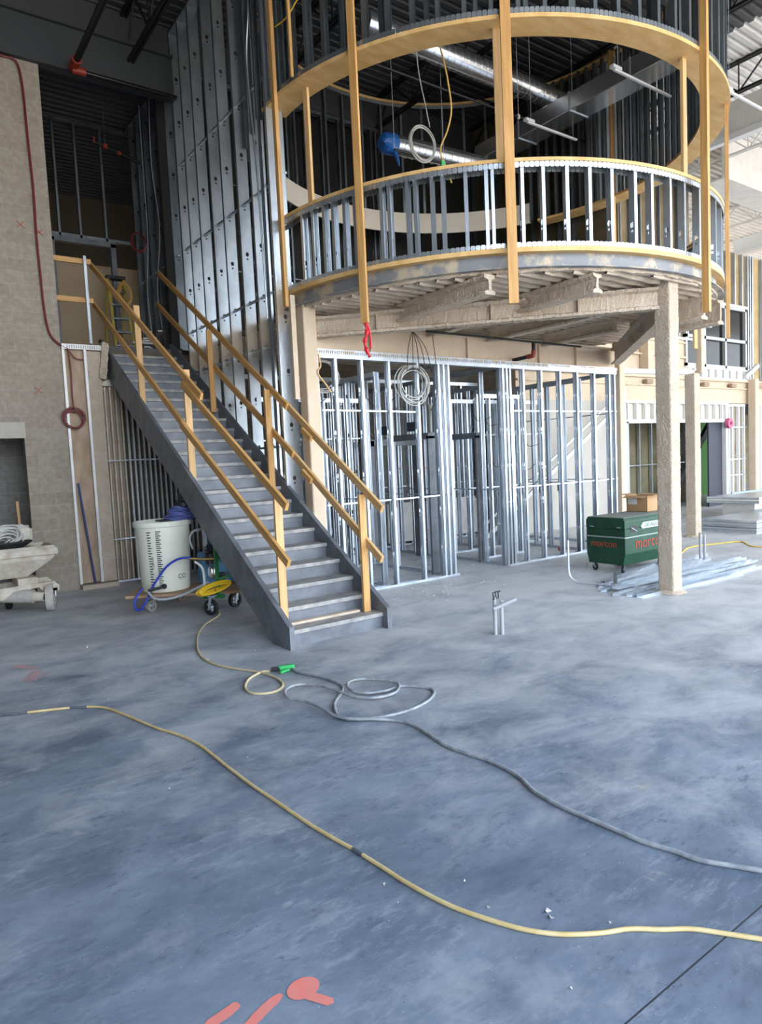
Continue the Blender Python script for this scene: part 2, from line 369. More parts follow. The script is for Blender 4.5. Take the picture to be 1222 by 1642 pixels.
# roof deck, ribs along X
def deck_profile(y0, y1, z, pitch, depth):
    P = []; y = y0
    while y < y1:
        P += [(y, z), (y+pitch*.5, z), (y+pitch*.62, z+depth), (y+pitch*.88, z+depth)]; y += pitch
    P.append((y, z)); return P
def deck(name, x0, x1, y0, y1, z, m, pitch=.19, depth=.06):
    P = deck_profile(y0, y1, z, pitch, depth); q = MB(); n = len(P)
    vs = [(x0,a,b) for a,b in P] + [(x1,a,b) for a,b in P] + [(x0,a,z+.14) for a,b in P] + [(x1,a,z+.14) for a,b in P]
    fs = [(i,i+1,i+1+n,i+n) for i in range(n-1)] + [(2*n+i,3*n+i,3*n+i+1,2*n+i+1) for i in range(n-1)]
    q.add(vs, fs); return q
struct(deck('ceiling', -14, 13.6, -4, 12.3, 9.62, deckm).build('ceiling', deckm))
struct(deck('ceiling', 13.6, 60, -4, 40, 9.62, whited).build('ceiling', whited))
struct(deck('ceiling', -14, 13.6, 12.3, 24, 9.05, deckm, .19, .05).build('ceiling', deckm))
# block wall on the left with a niche low down
q = MB()
q.box(-10, .95, 12.02, 12.22, 0, 8.3); q.box(.95, 1.82, 12.02, 12.22, 2.52, 8.3); q.box(1.82, 2.46, 12.02, 12.22, 0, 8.3)
struct(q.build('wall_left', blockm))
q = MB().box(.93, 1.84, 12.0, 12.03, 2.50, 2.75)
struct(q.build('trim_1', mat('pale_lintel_block', (.44,.40,.34), .95, col2=(.50,.46,.40), vscale=8)))
struct(MB().box(-1, 2.46, 13.2, 13.35, 0, 4.0).build('wall_niche', blockd)); struct(MB().box(-1.2, 2.46, 12.22, 13.35, 2.9, 3.0).build('niche_shade_lid', black)); struct(MB().box(-1.2,-1,12.22,13.35,0,3).build('niche_shade_side', blockd))  # black lid and side wall added to keep daylight out of the niche
# block wall behind the framed rooms, and the outer shell
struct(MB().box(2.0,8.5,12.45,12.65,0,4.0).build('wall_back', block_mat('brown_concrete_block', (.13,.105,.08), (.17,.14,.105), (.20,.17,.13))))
struct(MB().box(8.5,13.6,12.45,12.65,0,4.0).build('wall_back', blockd))
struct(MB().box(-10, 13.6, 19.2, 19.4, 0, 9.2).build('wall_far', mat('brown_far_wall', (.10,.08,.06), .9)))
struct(MB().box(-10.2, -10, -4, 19.4, 0, 9.8).build('wall_side', blockd))
q = MB()   # front wall: block at the left, tall glazed bays wide open to daylight at the right
q.box(-10,-2.6,-4.2,-4,0,9.8); q.box(-2.6,40,-4.2,-4,8.7,9.8)
for x in (3.0, 9.0, 15.0, 21.0, 27.0, 33.0, 39.5): q.box(x, x+.25, -4.2,-4,0,8.7)
struct(q.build('wall_front', blockd))

# ---------------- header beam and lower structure at upper left
t = T('header_beam', 'deep dark steel header beam running over the block wall and the stair landing', 'beam', (2.0,12.1,8.3))
q = MB(); q.box(-6,4.62,12.0,12.03,8.33,9.0); q.box(-6,4.62,11.93,12.13,8.30,8.34); q.box(-6,4.62,11.93,12.13,8.99,9.03); q.build('beam_section', mat('dark_primed_steel',(.055,.06,.065),.55,.3), t)
q = MB(); q.box(-12,13.6,12.2,12.25,9.0,9.8); q.build('closure_plate', mat('dark_primed_steel_plate',(.07,.075,.08),.55,.3), t)

# ================================================================ STAIRCASE
RISE, RUN, NR = .178, .2865, 23
Y0, XL, XR = 6.22, 3.20, 4.45
st = T('staircase', 'grey primed steel staircase rising to the landing beside the tall stud wall', 'staircase', (3.82,6.2,0))
def stringer(x0, x1, lipdir):
    sl = 3.96/6.38
    top = [(6.15,.0),(6.15,.235),(6.20,.27)]
    # side outline in (y,z)
    poly = [(6.15,0),(6.52,0),(12.62,3.79),(12.62,4.20),(12.50,4.20),(6.22,.28),(6.15,.235)]
    q = MB().prism(poly, x0, x1, 'x')
    lx0, lx1 = (x0, x0+.0) , 0
    # channel lips along top and bottom edges
    xo = x0 if lipdir < 0 else x1
    a, b = (xo-.045, xo) if lipdir < 0 else (xo, xo+.045)
    for (p0,p1) in (((6.16,.245),(12.55,4.20)),):
        q.add([(a,p0[0],p0[1]-.012),(b,p0[0],p0[1]-.012),(b,p0[0],p0[1]),(a,p0[0],p0[1]),(a,p1[0],p1[1]-.012),(b,p1[0],p1[1]-.012),(b,p1[0],p1[1]),(a,p1[0],p1[1])],
              [(0,1,2,3),(7,6,5,4),(0,4,5,1),(1,5,6,2),(2,6,7,3),(3,7,4,0)])
    p0, p1 = (6.52,.0), (12.62,3.79)
    q.add([(a,p0[0],p0[1]),(b,p0[0],p0[1]),(b,p0[0],p0[1]+.014),(a,p0[0],p0[1]+.014),(a,p1[0],p1[1]),(b,p1[0],p1[1]),(b,p1[0],p1[1]+.014),(a,p1[0],p1[1]+.014)],
          [(0,1,2,3),(7,6,5,4),(0,4,5,1),(1,5,6,2),(2,6,7,3),(3,7,4,0)])
    q.box(min(a,x0), max(b,x1), 6.135, 6.15, 0, .24)
    return q
stringer(XL, XL+.012, 1).build('stringer', steelp, st)
stringer(XR-.012, XR, 1).build('stringer', steelp, st)
for i in range(NR):
    y = Y0 + i*RUN; z = (i+1)*RISE
    q = MB(); q.box(XL+.012, XR-.012, y+.028, y+.034, z-RISE+.0, z-.035); q.build('riser', steelp, st)
    if i < NR-1:
        q = MB(); q.prism([(y,z),(y,z-.045),(y+.035,z-.045),(y+.035,z-.03),(y+RUN+.03,z-.03),(y+RUN+.03,z)], XL+.012, XR-.012, 'x')
        q.build('tread', tread, st, bevel=.003)
lumber_plank = lumber('plank', (3.34,6.47,.192), (4.27,6.47,.192), .085, .028, mat('dusty_plank_2',(.46,.36,.27),.9,col2=(.58,.48,.38),vscale=4)); tag(lumber_plank, 'dusty plank lying across the bottom tread of the stair', 'plank')
# second-floor landing slab edge behind the stair head
LZ = NR*RISE
q = MB(); q.box(2.46, 4.64, Y0+(NR-1)*RUN, 15.2, LZ-.16, LZ)
struct(q.build('floor_landing', mat('dark_slab', (.12,.115,.11), .9)))

# ---------------- guard rails
gl = T('wooden_guardrail', 'temporary wooden guardrail on the open left side of the grey stair', 'guardrail', (3.3,6.3,0.1))
B = .089; W2 = .038
lumber('top_rail', (3.215,8.75,3.00), (3.24,6.11,1.47), W2, B, wood, gl)
lumber('top_rail', (3.15,12.56,5.47), (3.25,8.2,2.78), W2, B, wood, gl)
lumber('middle_rail', (3.22,8.9,2.50), (3.24,6.14,.89), W2, B, wood, gl)
lumber('middle_rail', (3.15,12.56,4.81), (3.25,8.3,2.13), W2, B, wood, gl)
for (y, zb, zt) in ((10.74,2.85,4.42),(8.84,1.60,3.20),(6.45,.18,1.60)):
    lumber('post', (3.31,y,zb), (3.31,y,zt), B, W2, woodp, gl)
lumber('landing_rail', (2.28,12.50,5.49), (3.14,12.50,5.49), W2, B, wood, gl)
lumber('landing_rail', (2.42,12.50,4.84), (3.14,12.50,4.84), W2, B, wood, gl)
stp = MB().box(3.0,3.045,12.40,12.44,4.1,5.56).build('steel_upright', galvw, gl); stp['label'] = 'thin galvanised upright at the landing corner'
gr = T('wooden_guardrail', 'temporary wooden guardrail on the right side of the stair, against the stud wall', 'guardrail', (4.4,6.3,0.1))
lumber('top_rail', (4.42,8.25,2.73), (4.36,6.03,1.36), W2, B, woodp, gr)
lumber('top_rail', (4.38,12.75,5.52), (4.38,8.1,2.66), W2, B, wood, gr)
lumber('middle_rail', (4.42,8.2,2.11), (4.36,6.08,.80), W2, B, woodp, gr)
lumber('middle_rail', (4.38,12.95,5.0), (4.38,8.0,2.02), W2, B, wood, gr)
for (y, zb, zt) in ((10.45,2.78,4.07),(8.56,1.6,2.93),(6.38,.18,1.52)):
    lumber('post', (4.33,y,zb), (4.33,y,zt), B, W2, wood, gr)
for (y,z) in ((7.55,2.25),(7.6,1.72)): lumber('splice_block', (4.34,y-.1,z-.05), (4.34,y+.12,z+.08), W2, .07, wood, gr)

# ================================================================ TALL STUD WALL (beside stair)
tw = T('tall_stud_wall', 'very tall galvanised stud wall rising from beside the stair to the roof deck', 'stud wall', (4.65,10.4,0))
ys = [9.27,9.74,10.29,10.73,11.26,11.73,12.15]
hz = tuple(.70+.73*k for k in range(13))
stud(tw, 4.575, 8.36, 0, 9.5, 0, galvb, web=.25, fl=.05, holes=tuple(h+.25 for h in hz)[:12])
stud(tw, 4.66, 8.9, 0, 9.5, 90, galv, web=.09, fl=.04)
for y in ys: stud(tw, 4.735, y, 0, 9.5, 0, galvwb, web=.178, fl=.05, holes=hz)
q = MB(); q.box(4.64,4.83,8.25,12.2,9.5,9.54); q.build('track', galvd, tw)
q = MB(); q.box(4.64,4.83,8.25,12.2,0,.03); q.build('track', galvd, tw)
for z in (7.27,5.81,4.35,3.62,2.16): MB().bar((4.70,8.35,z),(4.70,12.2,z),.035,.03).build('bridging_channel', galv, tw)
q = MB(); q.tube(smoothpts([(4.60,9.05,9.4),(4.60,8.98,8.3),(4.60,9.12,7.5),(4.60,9.0,6.0),(4.60,8.95,4.6),(4.62,8.98,4.0)]),.014,8); q.build('conduit', galv, tw, smooth=True)
t2 = T('tall_stud_wall', 'darker stud wall continuing past the header beam behind the upper landing', 'stud wall', (4.65,14,4.1))
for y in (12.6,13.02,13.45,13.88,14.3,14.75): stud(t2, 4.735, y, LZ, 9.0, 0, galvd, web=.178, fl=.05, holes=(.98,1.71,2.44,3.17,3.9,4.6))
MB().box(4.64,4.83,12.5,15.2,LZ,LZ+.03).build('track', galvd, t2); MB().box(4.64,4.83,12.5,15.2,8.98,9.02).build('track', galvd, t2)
MB().bar((4.70,12.5,5.81),(4.70,15,5.81),.04,.022).build('bridging_channel', galv, t2)
for k,(y,a) in enumerate(((13.0,.06),(13.6,-.05))):
    tag(MB().tube(smoothpts([(4.52,y,8.9),(4.50,y+a,7.6),(4.53,y-a,6.4),(4.50,y+.2,5.4),(4.50,y+.1,4.6)]),.006,6).build('hanging_cable', lightgrey), ['thin grey cable hanging down the dark upper studs, nearer the stair','thin grey cable hanging on the dark upper studs, farther from the stair'][k], 'cable')

# upper landing: framed opening, far wall, ladder
fw_ = T('door_frame', 'dark metal door frame and transom studs beyond the upper landing', 'door frame', (3.6,15,4.1))
q = MB(); q.box(3.02,3.10,14.95,15.07,LZ,6.62); q.box(4.18,4.28,14.95,15.07,LZ,6.62); q.box(3.02,4.28,14.95,15.07,6.55,6.66); q.build('door_frame', steelp, fw_)
for x in (3.22,3.62,4.12): MB().box(x-.02,x+.02,14.96,15.05,6.66,8.95).build('stud', galvd, fw_)
MB().box(3.0,4.6,14.96,15.05,6.66,6.72).build('track', galvd, fw_); MB().box(3.0,4.6,14.96,15.05,8.9,8.95).build('track', galvd, fw_)
q = MB(); q.box(2.3,5.6,16.2,16.35,LZ,6.5); struct(q.build('wall_landing', mat('tan_far_wall', (.50,.38,.25), .9, col2=(.56,.44,.30), vscale=1.2)))
q = MB(); q.box(2.3,8.6,15.2,19,LZ-.2,LZ); struct(q.build('floor_upper', mat('dark_slab_far', (.10,.095,.09), .9)))
ld = T('step_ladder', 'yellow fibreglass step ladder standing open on the upper landing', 'ladder', (4.1,14.2,LZ))
yl = mat('yellow_fibreglass', (.42,.33,.05), .5)
LX0, LX1, LY = 3.86, 4.22, 13.9
for x in (LX0, LX1):
    i_ = .03 if x < 4 else -.03
    lumber('side_rail', (x,LY,LZ), (x+i_,LY+.4,5.75), .05,.025, yl, ld); lumber('rear_rail', (x,LY+.85,LZ), (x+i_,LY+.45,5.75), .04,.025, yl, ld)
for k in range(5):
    f = (k+1)/6; MB().box(LX0+.03*f,LX1-.03*f,LY-.03+.4*f,LY+.06+.4*f,LZ+1.65*f-.015,LZ+1.65*f+.015).build('step', galvd, ld)
MB().box(LX0,LX1,LY+.33,LY+.52,5.73,5.79).build('top_cap', black, ld)
q = MB()
for k in range(5): q.tube([(4.08+(.10+.01*k)*math.cos(a*PI/12), LY-.03+.01*k, 5.35+(.18+.012*k)*math.sin(a*PI/12)) for a in range(24)], .010, 6, closed=True)
tag(q.build('cord_coil', mat('orange_yellow_cord', (.45,.24,.04),.5), smooth=True), 'orange and yellow cord coil hung on the step ladder', 'cord')
q = MB()
for k in range(7): q.bar((3.95+random.random()*.5,13.0+random.random()*.6,LZ+.08+.07*k),(4.4+random.random()*.2,13.3+random.random()*.5,LZ+.1+.07*k),.08,.03)
tag(q.build('offcut_pile', whited), 'pale pile of metal offcuts on the upper landing behind the rails', 'offcuts')
# red sprinkler fittings
sw = T('sprinkler_pipe', 'dark sprinkler main with red coupling at the corner of the header beam', 'pipe', (2.95,11.8,8.35))
q = MB(); q.tube([(2.95,11.75,8.33),(2.95,9.0,8.33),(2.95,3,8.33)],.05,14); q.build('pipe_run', blacks, sw, smooth=True)
q = MB(); q.tube([(3.0,11.85,8.28),(4.6,11.85,8.28)],.035,12); q.build('branch_pipe', mat('glossy_black_steel',(.03,.03,.033),.25,.6), sw, smooth=True)
q = MB(); q.tube([(2.95,11.62,8.33),(2.95,11.9,8.33)],.075,14); q.tube([(2.92,11.85,8.28),(3.12,11.85,8.28)],.06,14); q.build('red_coupling', orange, sw, smooth=True)
t = T('sprinkler_fitting', 'red sprinkler valve and stub pipe below the far dark deck', 'pipe', (4.1,13.9,8.0))
q = MB(); q.tube([(3.75,14.0,8.2),(4.6,14.0,7.98)],.03,10); q.build('pipe_run', blacks, t, smooth=True)
q = MB(); q.lathe([(0,-.04),(.045,-.04),(.05,0),(.045,.04),(0,.04)],(3.95,14.0,8.15),14); q.lathe([(0,-.03),(.04,-.03),(.04,.03),(0,.03)],(4.2,14.0,8.08),12,'y'); q.box(3.73,3.76,13.97,14.03,8.17,8.27); q.build('red_valve', orange, t, smooth=True); MB().tube([(3.95,14.0,8.18),(3.95,14.0,9.06)],.008,6).build('hanger_rod', galvd, t)
q = MB()
for k in range(4): q.tube([(4.53+(.13+.01*k)*math.cos(a*PI/10), 14.2+.01*k, 6.0+.5+(.17+.01*k)*math.sin(a*PI/10)) for a in range(20)], .008, 6, closed=True)
tag(q.build('cable_coil', red, smooth=True), 'small red and white cable coil hanging by the upper door frame', 'cable')
# far upper pale duct beyond landing


# joists at the upper left and across the roof
JL = {1.0:'far left, over the block wall', 3.9:'upper left, beside the sprinkler main', 6.5:'just inside the tall stud wall', 9.17:'left of the spiral duct crossing in the round opening',
      11.9:'beside the rectangular duct in the round opening', 14.66:'black, immediately right of the round frame', 17.6:'white sprayed, behind the right bulkhead', 20.4:'white sprayed, farther right', 23.2:'white sprayed, next to the right edge', 27.0:'white sprayed, deep in the far bay', 31.0:'white sprayed, farthest of all in the far bay'}
def joist(x, y0, y1, zb, zt, m, label):
    t = T('roof_joist', label, 'joist', (x,(y0+y1)/2,zb), 'open web roof joists')
    q = MB()
    for s in (-.035,.035): q.bar((x+s,y0,zt),(x+s,y1,zt),.04,.05); q.bar((x+s,y0,zb),(x+s,y1,zb),.04,.05)
    q.build('chord', m, t)
    q = MB(); y = y0; k = 0
    while y < y1-.3:
        a, b = (zb,zt) if k%2 == 0 else (zt,zb); q.bar((x,y,a),(x,y+.62,b),.028,.028)
        if k%2: q.bar((x,y+.62,zb),(x,y+.62,zt),.022,.022)
        y += .62; k += 1
    q.build('web', m, t)
for x, l in JL.items():
    wh = x > 16; joist(x, -3.9, 12.2 if x < 13 else (14 if x < 16 else 36), 9.0 if x > 4 else 8.75, 9.58, whited if wh else blacks, ('white' if wh else 'dark')+' open web roof joist, '+l)
for y, l in ((13.6,'far dark one over the upper landing'),): pass
# black hangers / bridging across joists
for k,(y) in enumerate((7.6, 10.2)):
    tag(MB().bar((4.9,y,9.0),(14.5,y,9.02),.03,.03).build('bridging_angle', blacks), ['thin black bracing angle crossing the joists, nearer the front of the round opening','thin black bracing angle crossing the joists, deeper in the round opening'][k], 'bracing')

# ================================================================ BALCONY
CX, CY, R = 8.14, 8.25, 3.58
FZ = 4.10
bal = T('round_balcony', 'round second-floor balcony with curved steel stud knee wall and plywood rims', 'balcony', (CX,CY,4.0))
MB().arc((CX,CY), R-.09, R+.012, 4.152, 4.205, -183, 12, 120).build('plywood_base_rim', ply, bal)
MB().arc((CX,CY), R-.12, R+.02, 5.13, 5.168, -183, 12, 120).build('plywood_cap', ply, bal)
q = MB(); q.arc((CX,CY), R-.10, R-.09, 3.99, 4.165, -183, 12, 120); q.arc((CX,CY), R-.10, R-.0, 3.985, 3.995, -183, 12, 120)
q.build('curved_edge_channel', mat('overspray_primed_steel', (.23,.24,.255), .6, .2, col2=(.50,.42,.31), vscale=3.5, lo=.46, hi=.58, bump=.35, bscale=60), bal)
q = MB().arc((CX,CY), R-.16, R-.085, 3.955, 3.995, -183, 12, 160)
q.v = [tuple(Vector(v)+noise.noise_vector(Vector(v)*22)*.02) for v in q.v]; q.build('foam_edge_bead', foam, bal)
def tabs(z0, z1, a0, a1, r, m, nm, parent, step=1.0):
    q = MB(); a = a0; w = .057/r/2
    while a < a1:
        c = rad(a); n = 6
        for rr, zz0, zz1 in ((r, z0, z1),):
            P = []
            zc = (zz0+zz1)/2; hz_ = (zz1-zz0)/2
            for (dx, dz) in ((-1,.55),(-.7,1),(.7,1),(1,.55),(1,-.55),(.7,-1),(-.7,-1),(-1,-.55)):
                aa = c + dx*w*.93; P.append((aa, zc+dz*hz_))
            vs = [(CX+(rr+.004)*math.cos(x), CY+(rr+.004)*math.sin(x), z) for x,z in P] + [(CX+(rr-.004)*math.cos(x), CY+(rr-.004)*math.sin(x), z) for x,z in P]
            q.add(vs, [tuple(range(8)), tuple(range(15,7,-1))] + [(i,(i+1)%8,(i+1)%8+8,i+8) for i in range(8)])
        a += math.degrees(2*w)
    return q.build(nm, m, parent)
tabs(5.068,5.13,-182,8,R+.004,galv,'flexible_top_track',bal); tabs(4.205,4.256,-182,8,R+.004,galv,'flexible_bottom_track',bal)
tabs(5.05,5.115,-182,8,R-.10,galvd,'flexible_inner_track',bal)
KA = [-173.5,-170.1,-166.8,-164.3,-161.4,-158.9,-153,-151.4,-147.7,-146.2,-143,-141,-136.8,-133.1,-132,-126.7,-122.9,-118.5,-114.1,-109.6,-104.4,-100.3,-95.2,-90.6,-84.7,-80.3,-75.2,-68.9,-62,-55,-48,-40,-33,-26,-19,-12,-5]
for i, a in enumerate(KA):
    ca, sa = math.cos(rad(a)), math.sin(rad(a))
    stud(bal, CX+(R-.05)*ca, CY+(R-.05)*sa, 4.207, 5.13, a, galv, holes=(.25,), fl=.041, web=.092)
# corrugated deck of the balcony, foam sprayed underneath, ribs along X
q = MB(); y = CY-R+.12; k = 0
while y < 12.4:
    dy = y+.045-CY; rr = R-.13
    if abs(dy) < rr or y > CY:
        hx = math.sqrt(max(rr*rr-dy*dy, .01)) if y < CY else rr
        x0, x1 = CX-hx, CX+hx
        if y > 8.2: x0 = 4.95
        n = max(2,int((x1-x0)/.12)); ring = []
        if y < 8.4:
            vs = []; fs = []
            for i in range(n+1):
                x = x0+(x1-x0)*i/n; nz = noise.noise(Vector((x*7,y*9,0)))*.014
                for (yy,zz) in ((y-.002,4.05),(y+.004,3.965+nz),(y+.024,3.93+nz),(y+.060,3.93+nz),(y+.082,3.965+nz),(y+.088,4.05)): vs.append((x,yy,zz+.0))
            for i in range(n):
                for j in range(5): fs.append((i*6+j,i*6+j+1,i*6+j+7,i*6+j+6))
            q.add(vs, fs)
        else: q.box(x0,x1,y,y+.09,3.97,4.03)
    y += .168
q.build('corrugated_deck', foam, bal)
q = MB(); n = 60; P = [(CX+(R-.1)*math.cos(rad(-165+165*i/n)), CY+(R-.1)*math.sin(rad(-165+165*i/n))) for i in range(n+1)] + [(11.62,12.4),(4.9,12.4),(4.9,8.9)]
q.prism(P, 4.038, FZ, 'z'); q.build('floor_slab', mat('dusty_slab', (.25,.24,.22), .9), bal)
# beams and columns (foam sprayed)
def beam(a, b, w, h, label, name='foam_coated_beam', I=True, stiff=(), m=foam, amp=.014):
    t = T(name, label, 'beam', a)
    rough_bar(a, b, w, h, hollow='I' if I else None, amp=amp, seg=.025).build('beam_section', m, t, smooth=False)
    if stiff:
        A = Vector(a); Bv = Vector(b); d = (Bv-A).normalized(); q = MB()
        for s in stiff:
            c = A + d*s; r = Vector((d.y,-d.x,0))
            q.bar(c - r*(w/2-.01), c + r*(w/2-.01), .025, h-.04)
        q.build('stiffener_plate', m, t)
    return t
beam((4.84,8.12,3.715),(8.08,5.03,3.76),.17,.27,'long rough foam-coated beam running from the front column back to the left column','foam_coated_beam',stiff=(.9,2.4,3.5))
beam((11.5,8.05,3.66),(8.27,5.05,3.66),.17,.30,'foam-coated beam running from the front column back to the right column, bolted plate in shadow','foam_coated_beam')
beam((4.80,8.17,3.61),(11.6,8.17,3.62),.15,.42,'smooth beige beam over the top track of the ground-floor partition','smooth_coated_beam',stiff=(1.0,2.9,4.6,5.6),m=foamd,amp=.003)
for (x,y0,l) in ((5.72,5.63,'leftmost short cantilever beam stub under the balcony, left of the second hanging post'),(6.85,5.02,'middle short cantilever beam stub under the balcony with clipped end, right of the second hanging post'),
                 (9.35,5.12,'cantilever beam stub behind the front column under the balcony'),(9.98,5.22,'rightmost cantilever beam stub poking past the balcony edge')):
    y1 = {5.72:7.3,6.85:6.2,9.35:6.1,9.98:6.7}[x]
    beam((x,y0,3.82 if x < 9 else 3.80),(x,y1,3.82 if x < 9 else 3.80),.16,.22 if x < 9 else .34,l)
for x,l in ((6.9,'left of three inner floor beams between the V of beams'),(8.16,'middle of three inner floor beams between the V of beams'),(9.5,'right of three inner floor beams between the V of beams')):
    beam((x,5.2+abs(x-8.16)+.1,3.84),(x,8.1,3.84),.13,.22,l)
def column(x, y, w, z1, label, z0=0, m=foam, base=True):
    t = T('foam_coated_column', label, 'column', (x,y,z0))
    rough_bar((x,y,z0),(x,y,z1), w, w, upv=(0,1,0), seg=.013 if m is foam else .03, amp=.012 if m is foam else .004, side=14).build('column_shaft', m, t)
    if base:
        q = MB().lathe([(w*.5,.045),(w*.75,.03),(w*.95,.004)],(x,y,z0),18); q.v=[tuple(Vector(v)+noise.noise_vector(Vector(v)*20)*.012) for v in q.v]; q.build('overspray_skirt', m, t)
    return t
column(8.17,4.97,.215,3.99,'large rough beige foam-coated column standing in the open under the balcony')
column(4.73,8.08,.20,4.0,'beige coated column beside the stair at the left end of the partition',m=foamd)
column(11.72,8.15,.17,4.0,'beige coated column at the right end of the ground-floor partition',m=foamd)
column(13.58,7.71,.22,3.36,'second rough foam column standing behind the large front one')
t = T('slender_column', 'slender pale column continuing above the second column with a blue-white board', 'column', (13.68,7.62,3.36))
rough_bar((13.7,7.6,3.36),(13.7,7.6,4.45),.13,.13,upv=(0,1,0),seg=.03,amp=.005).build('column_shaft', foamd, t)
MB().box(13.62,13.95,7.48,7.54,4.28,4.78).build('board', mat('pale_blue_board', (.45,.62,.78), .6), t)
lumber('packing_board',(13.52,7.6,3.85),(13.52,7.6,4.75),.13,.04,woodp,t)

# second storey behind the balcony: low curved gypsum band, studs, soffit ring
sof = T('round_soffit_frame', 'round upper soffit ring of plywood with curved steel stud wall above it', 'soffit frame', (CX,CY,6.6))
MB().arc((CX,CY), 3.33, 3.68, 6.60, 6.645, -184, 24, 140).build('plywood_soffit', ply, sof)
tabs(6.65,6.715,-183,20,3.66,galvw,'flexible_bottom_track',sof)
g = MB().arc((CX,CY), 3.42, 3.45, 6.62, 7.02, 27, 125, 60).build('curved_gypsum_band', gyps, sof)
MB().arc((CX,CY), 3.44, 3.56, 9.22, 9.27, -184, 176, 160).build('plywood_top_ring', ply, sof)
tabs(9.15,9.21,20,160,3.44,galv,'flexible_top_track',sof)
a = -182; i = 0
while a < 175:
    step = 2.9 if -50 < a < 25 else (4.6 if a < 20 else 7.2)
    if not (abs(a+87) < 2 or abs(a+129) < 2): stud(sof, CX+3.60*math.cos(rad(a)), CY+3.60*math.sin(rad(a)), 6.66, 9.22, a, galvd, fl=.05, web=.092)
    if a < 25 and (i%2 == 0 or a > -50):
        stud(sof, CX+3.42*math.cos(rad(a+2)), CY+3.42*math.sin(rad(a+2)), 6.66, 9.22, a, galvd, fl=.05, web=.064)
    a += step; i += 1
# yellow drooping cord around the upper studs
P = []
for k in range(26):
    a = rad(-176+k*2.6); P.append((CX+3.69*math.cos(a), CY+3.69*math.sin(a), 7.42+k*.033-.06*abs(math.sin(k*PI/3.0))))
tag(MB().tube(smoothpts(P,3),.008,6).build('string_cord', yel), 'thin yellow cord strung along the outside of the upper curved studs', 'cord')

# temporary lumber posts
PG = 'temporary lumber posts around the balcony'
def post(a, r, z0, z1, w, label, m=wood, d=.04, g=PG):
    ca, sa = math.cos(rad(a)), math.sin(rad(a)); tv = Vector((-sa, ca, 0))
    o = lumber('lumber_post', (CX+r*ca, CY+r*sa, z0), (CX+r*ca, CY+r*sa, z1), w, d, m, None, upv=(ca,sa,0)); tag(o, label, 'post', g); return o
post(-155.9, 3.72, 3.52, 9.3, .095, 'long yellow lumber post outside the balcony, with red tape at its foot')
post(-128.9, 3.72, 3.56, 9.3, .11, 'long lumber post hanging outside the middle of the balcony')
post(-87.0, 3.72, 3.52, 9.3, .06, 'long lumber post hanging outside the balcony in front of the right-hand side',d=.09)
post(-61, 3.63, 3.40, 6.6, .04, 'lumber post at the far right edge of the balcony seen edge-on',d=.05)
post(-177, 3.72, 3.95, 9.3, .075, 'long lumber post at the left end of the balcony against the tall stud wall', d=.05)
post(-171.0, 3.5, 5.17, 6.6, .085, 'short lumber post between cap and soffit near the left end', woodp, .04)
post(-170.8, 3.72, 6.66, 9.3, .03, 'slender lumber strip on the upper studs near the left end')
post(-130.0, 3.5, 5.17, 6.6, .09, 'short lumber post between cap and soffit left of the middle hanging post', woodp)
post(-87.6, 3.48, 5.17, 6.6, .09, 'short lumber post between cap and soffit left of the right hanging post', woodp)
lq = lumber('coated_board', (4.50,8.03,2.75), (4.50,8.03,4.1), .07, .05, foamd); tag(lq, 'beige sprayed upright board below the leftmost long lumber post', 'board')
lp = lumber('lumber_post', (11.44,8.0,4.1), (11.44,8.0,9.2), .11, .04, wood); tag(lp, 'lumber post at the far side of the round opening, in front of the dark studs', 'post', PG)
q = MB(); P = smoothpts([(4.75,6.735,3.56),(4.76,6.73,3.42),(4.73,6.74,3.28),(4.78,6.72,3.12)])
q.tube(P,[.012+.02*math.sin(i*.9)**2 for i in range(len(P))],6); q.tube(smoothpts([(4.75,6.73,3.55),(4.79,6.71,3.4),(4.79,6.70,3.22)]),.014,6)
tag(q.build('ribbon', redtape), 'torn red warning tape dangling from the foot of a lumber post', 'tape')

# upper floor interior: stud walls behind the round opening
def partition(label, a, b, z0, z1, sp, m=galv, holes=(.5,1.1,1.7,2.3,2.9), skip=(), name='stud_partition', jitter=0, bridge=(), extra=(), toptrack=.07, fl=.041, xs=None, web=.092):
    A = Vector((a[0],a[1],0)); Bv = Vector((b[0],b[1],0)); d = Bv-A; L = d.length; d.normalize(); ang = math.degrees(math.atan2(d.y,d.x))+90
    t = T(name, label, 'stud wall', (a[0],a[1],z0))
    track(t, (a[0],a[1],z0), (b[0],b[1],z0), m=m, name='bottom_track'); track(t, (a[0],a[1],z1), (b[0],b[1],z1), h=toptrack, m=m, name='top_track', inv=True)
    pos = xs if xs is not None else [.03+sp*i for i in range(int((L-.05)/sp)+1)]+[L-.045]
    for s in list(pos)+list(extra):
        if any(u<=s<=v for u,v in skip): continue
        s2 = s + (random.uniform(-jitter,jitter) if jitter else 0); p = A + d*s2
        stud(t, p.x, p.y, z0+.004, z1-.004, ang, m, holes=holes, fl=fl, web=web)
    for z in bridge: MB().bar((a[0],a[1],z),(b[0],b[1],z),.016,.02).build('bridging_channel', m, t)
    return t
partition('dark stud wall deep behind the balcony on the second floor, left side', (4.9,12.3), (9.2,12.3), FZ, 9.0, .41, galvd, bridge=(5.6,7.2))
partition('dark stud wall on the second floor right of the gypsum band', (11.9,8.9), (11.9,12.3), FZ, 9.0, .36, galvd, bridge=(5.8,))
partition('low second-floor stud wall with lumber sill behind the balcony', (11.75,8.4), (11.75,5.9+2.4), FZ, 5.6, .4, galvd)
struct(MB().box(4.5,13.6,12.62,12.75,4.0,9.8).build('wall_upper', mat('dark_upper_wall',(.022,.021,.02),.9)))
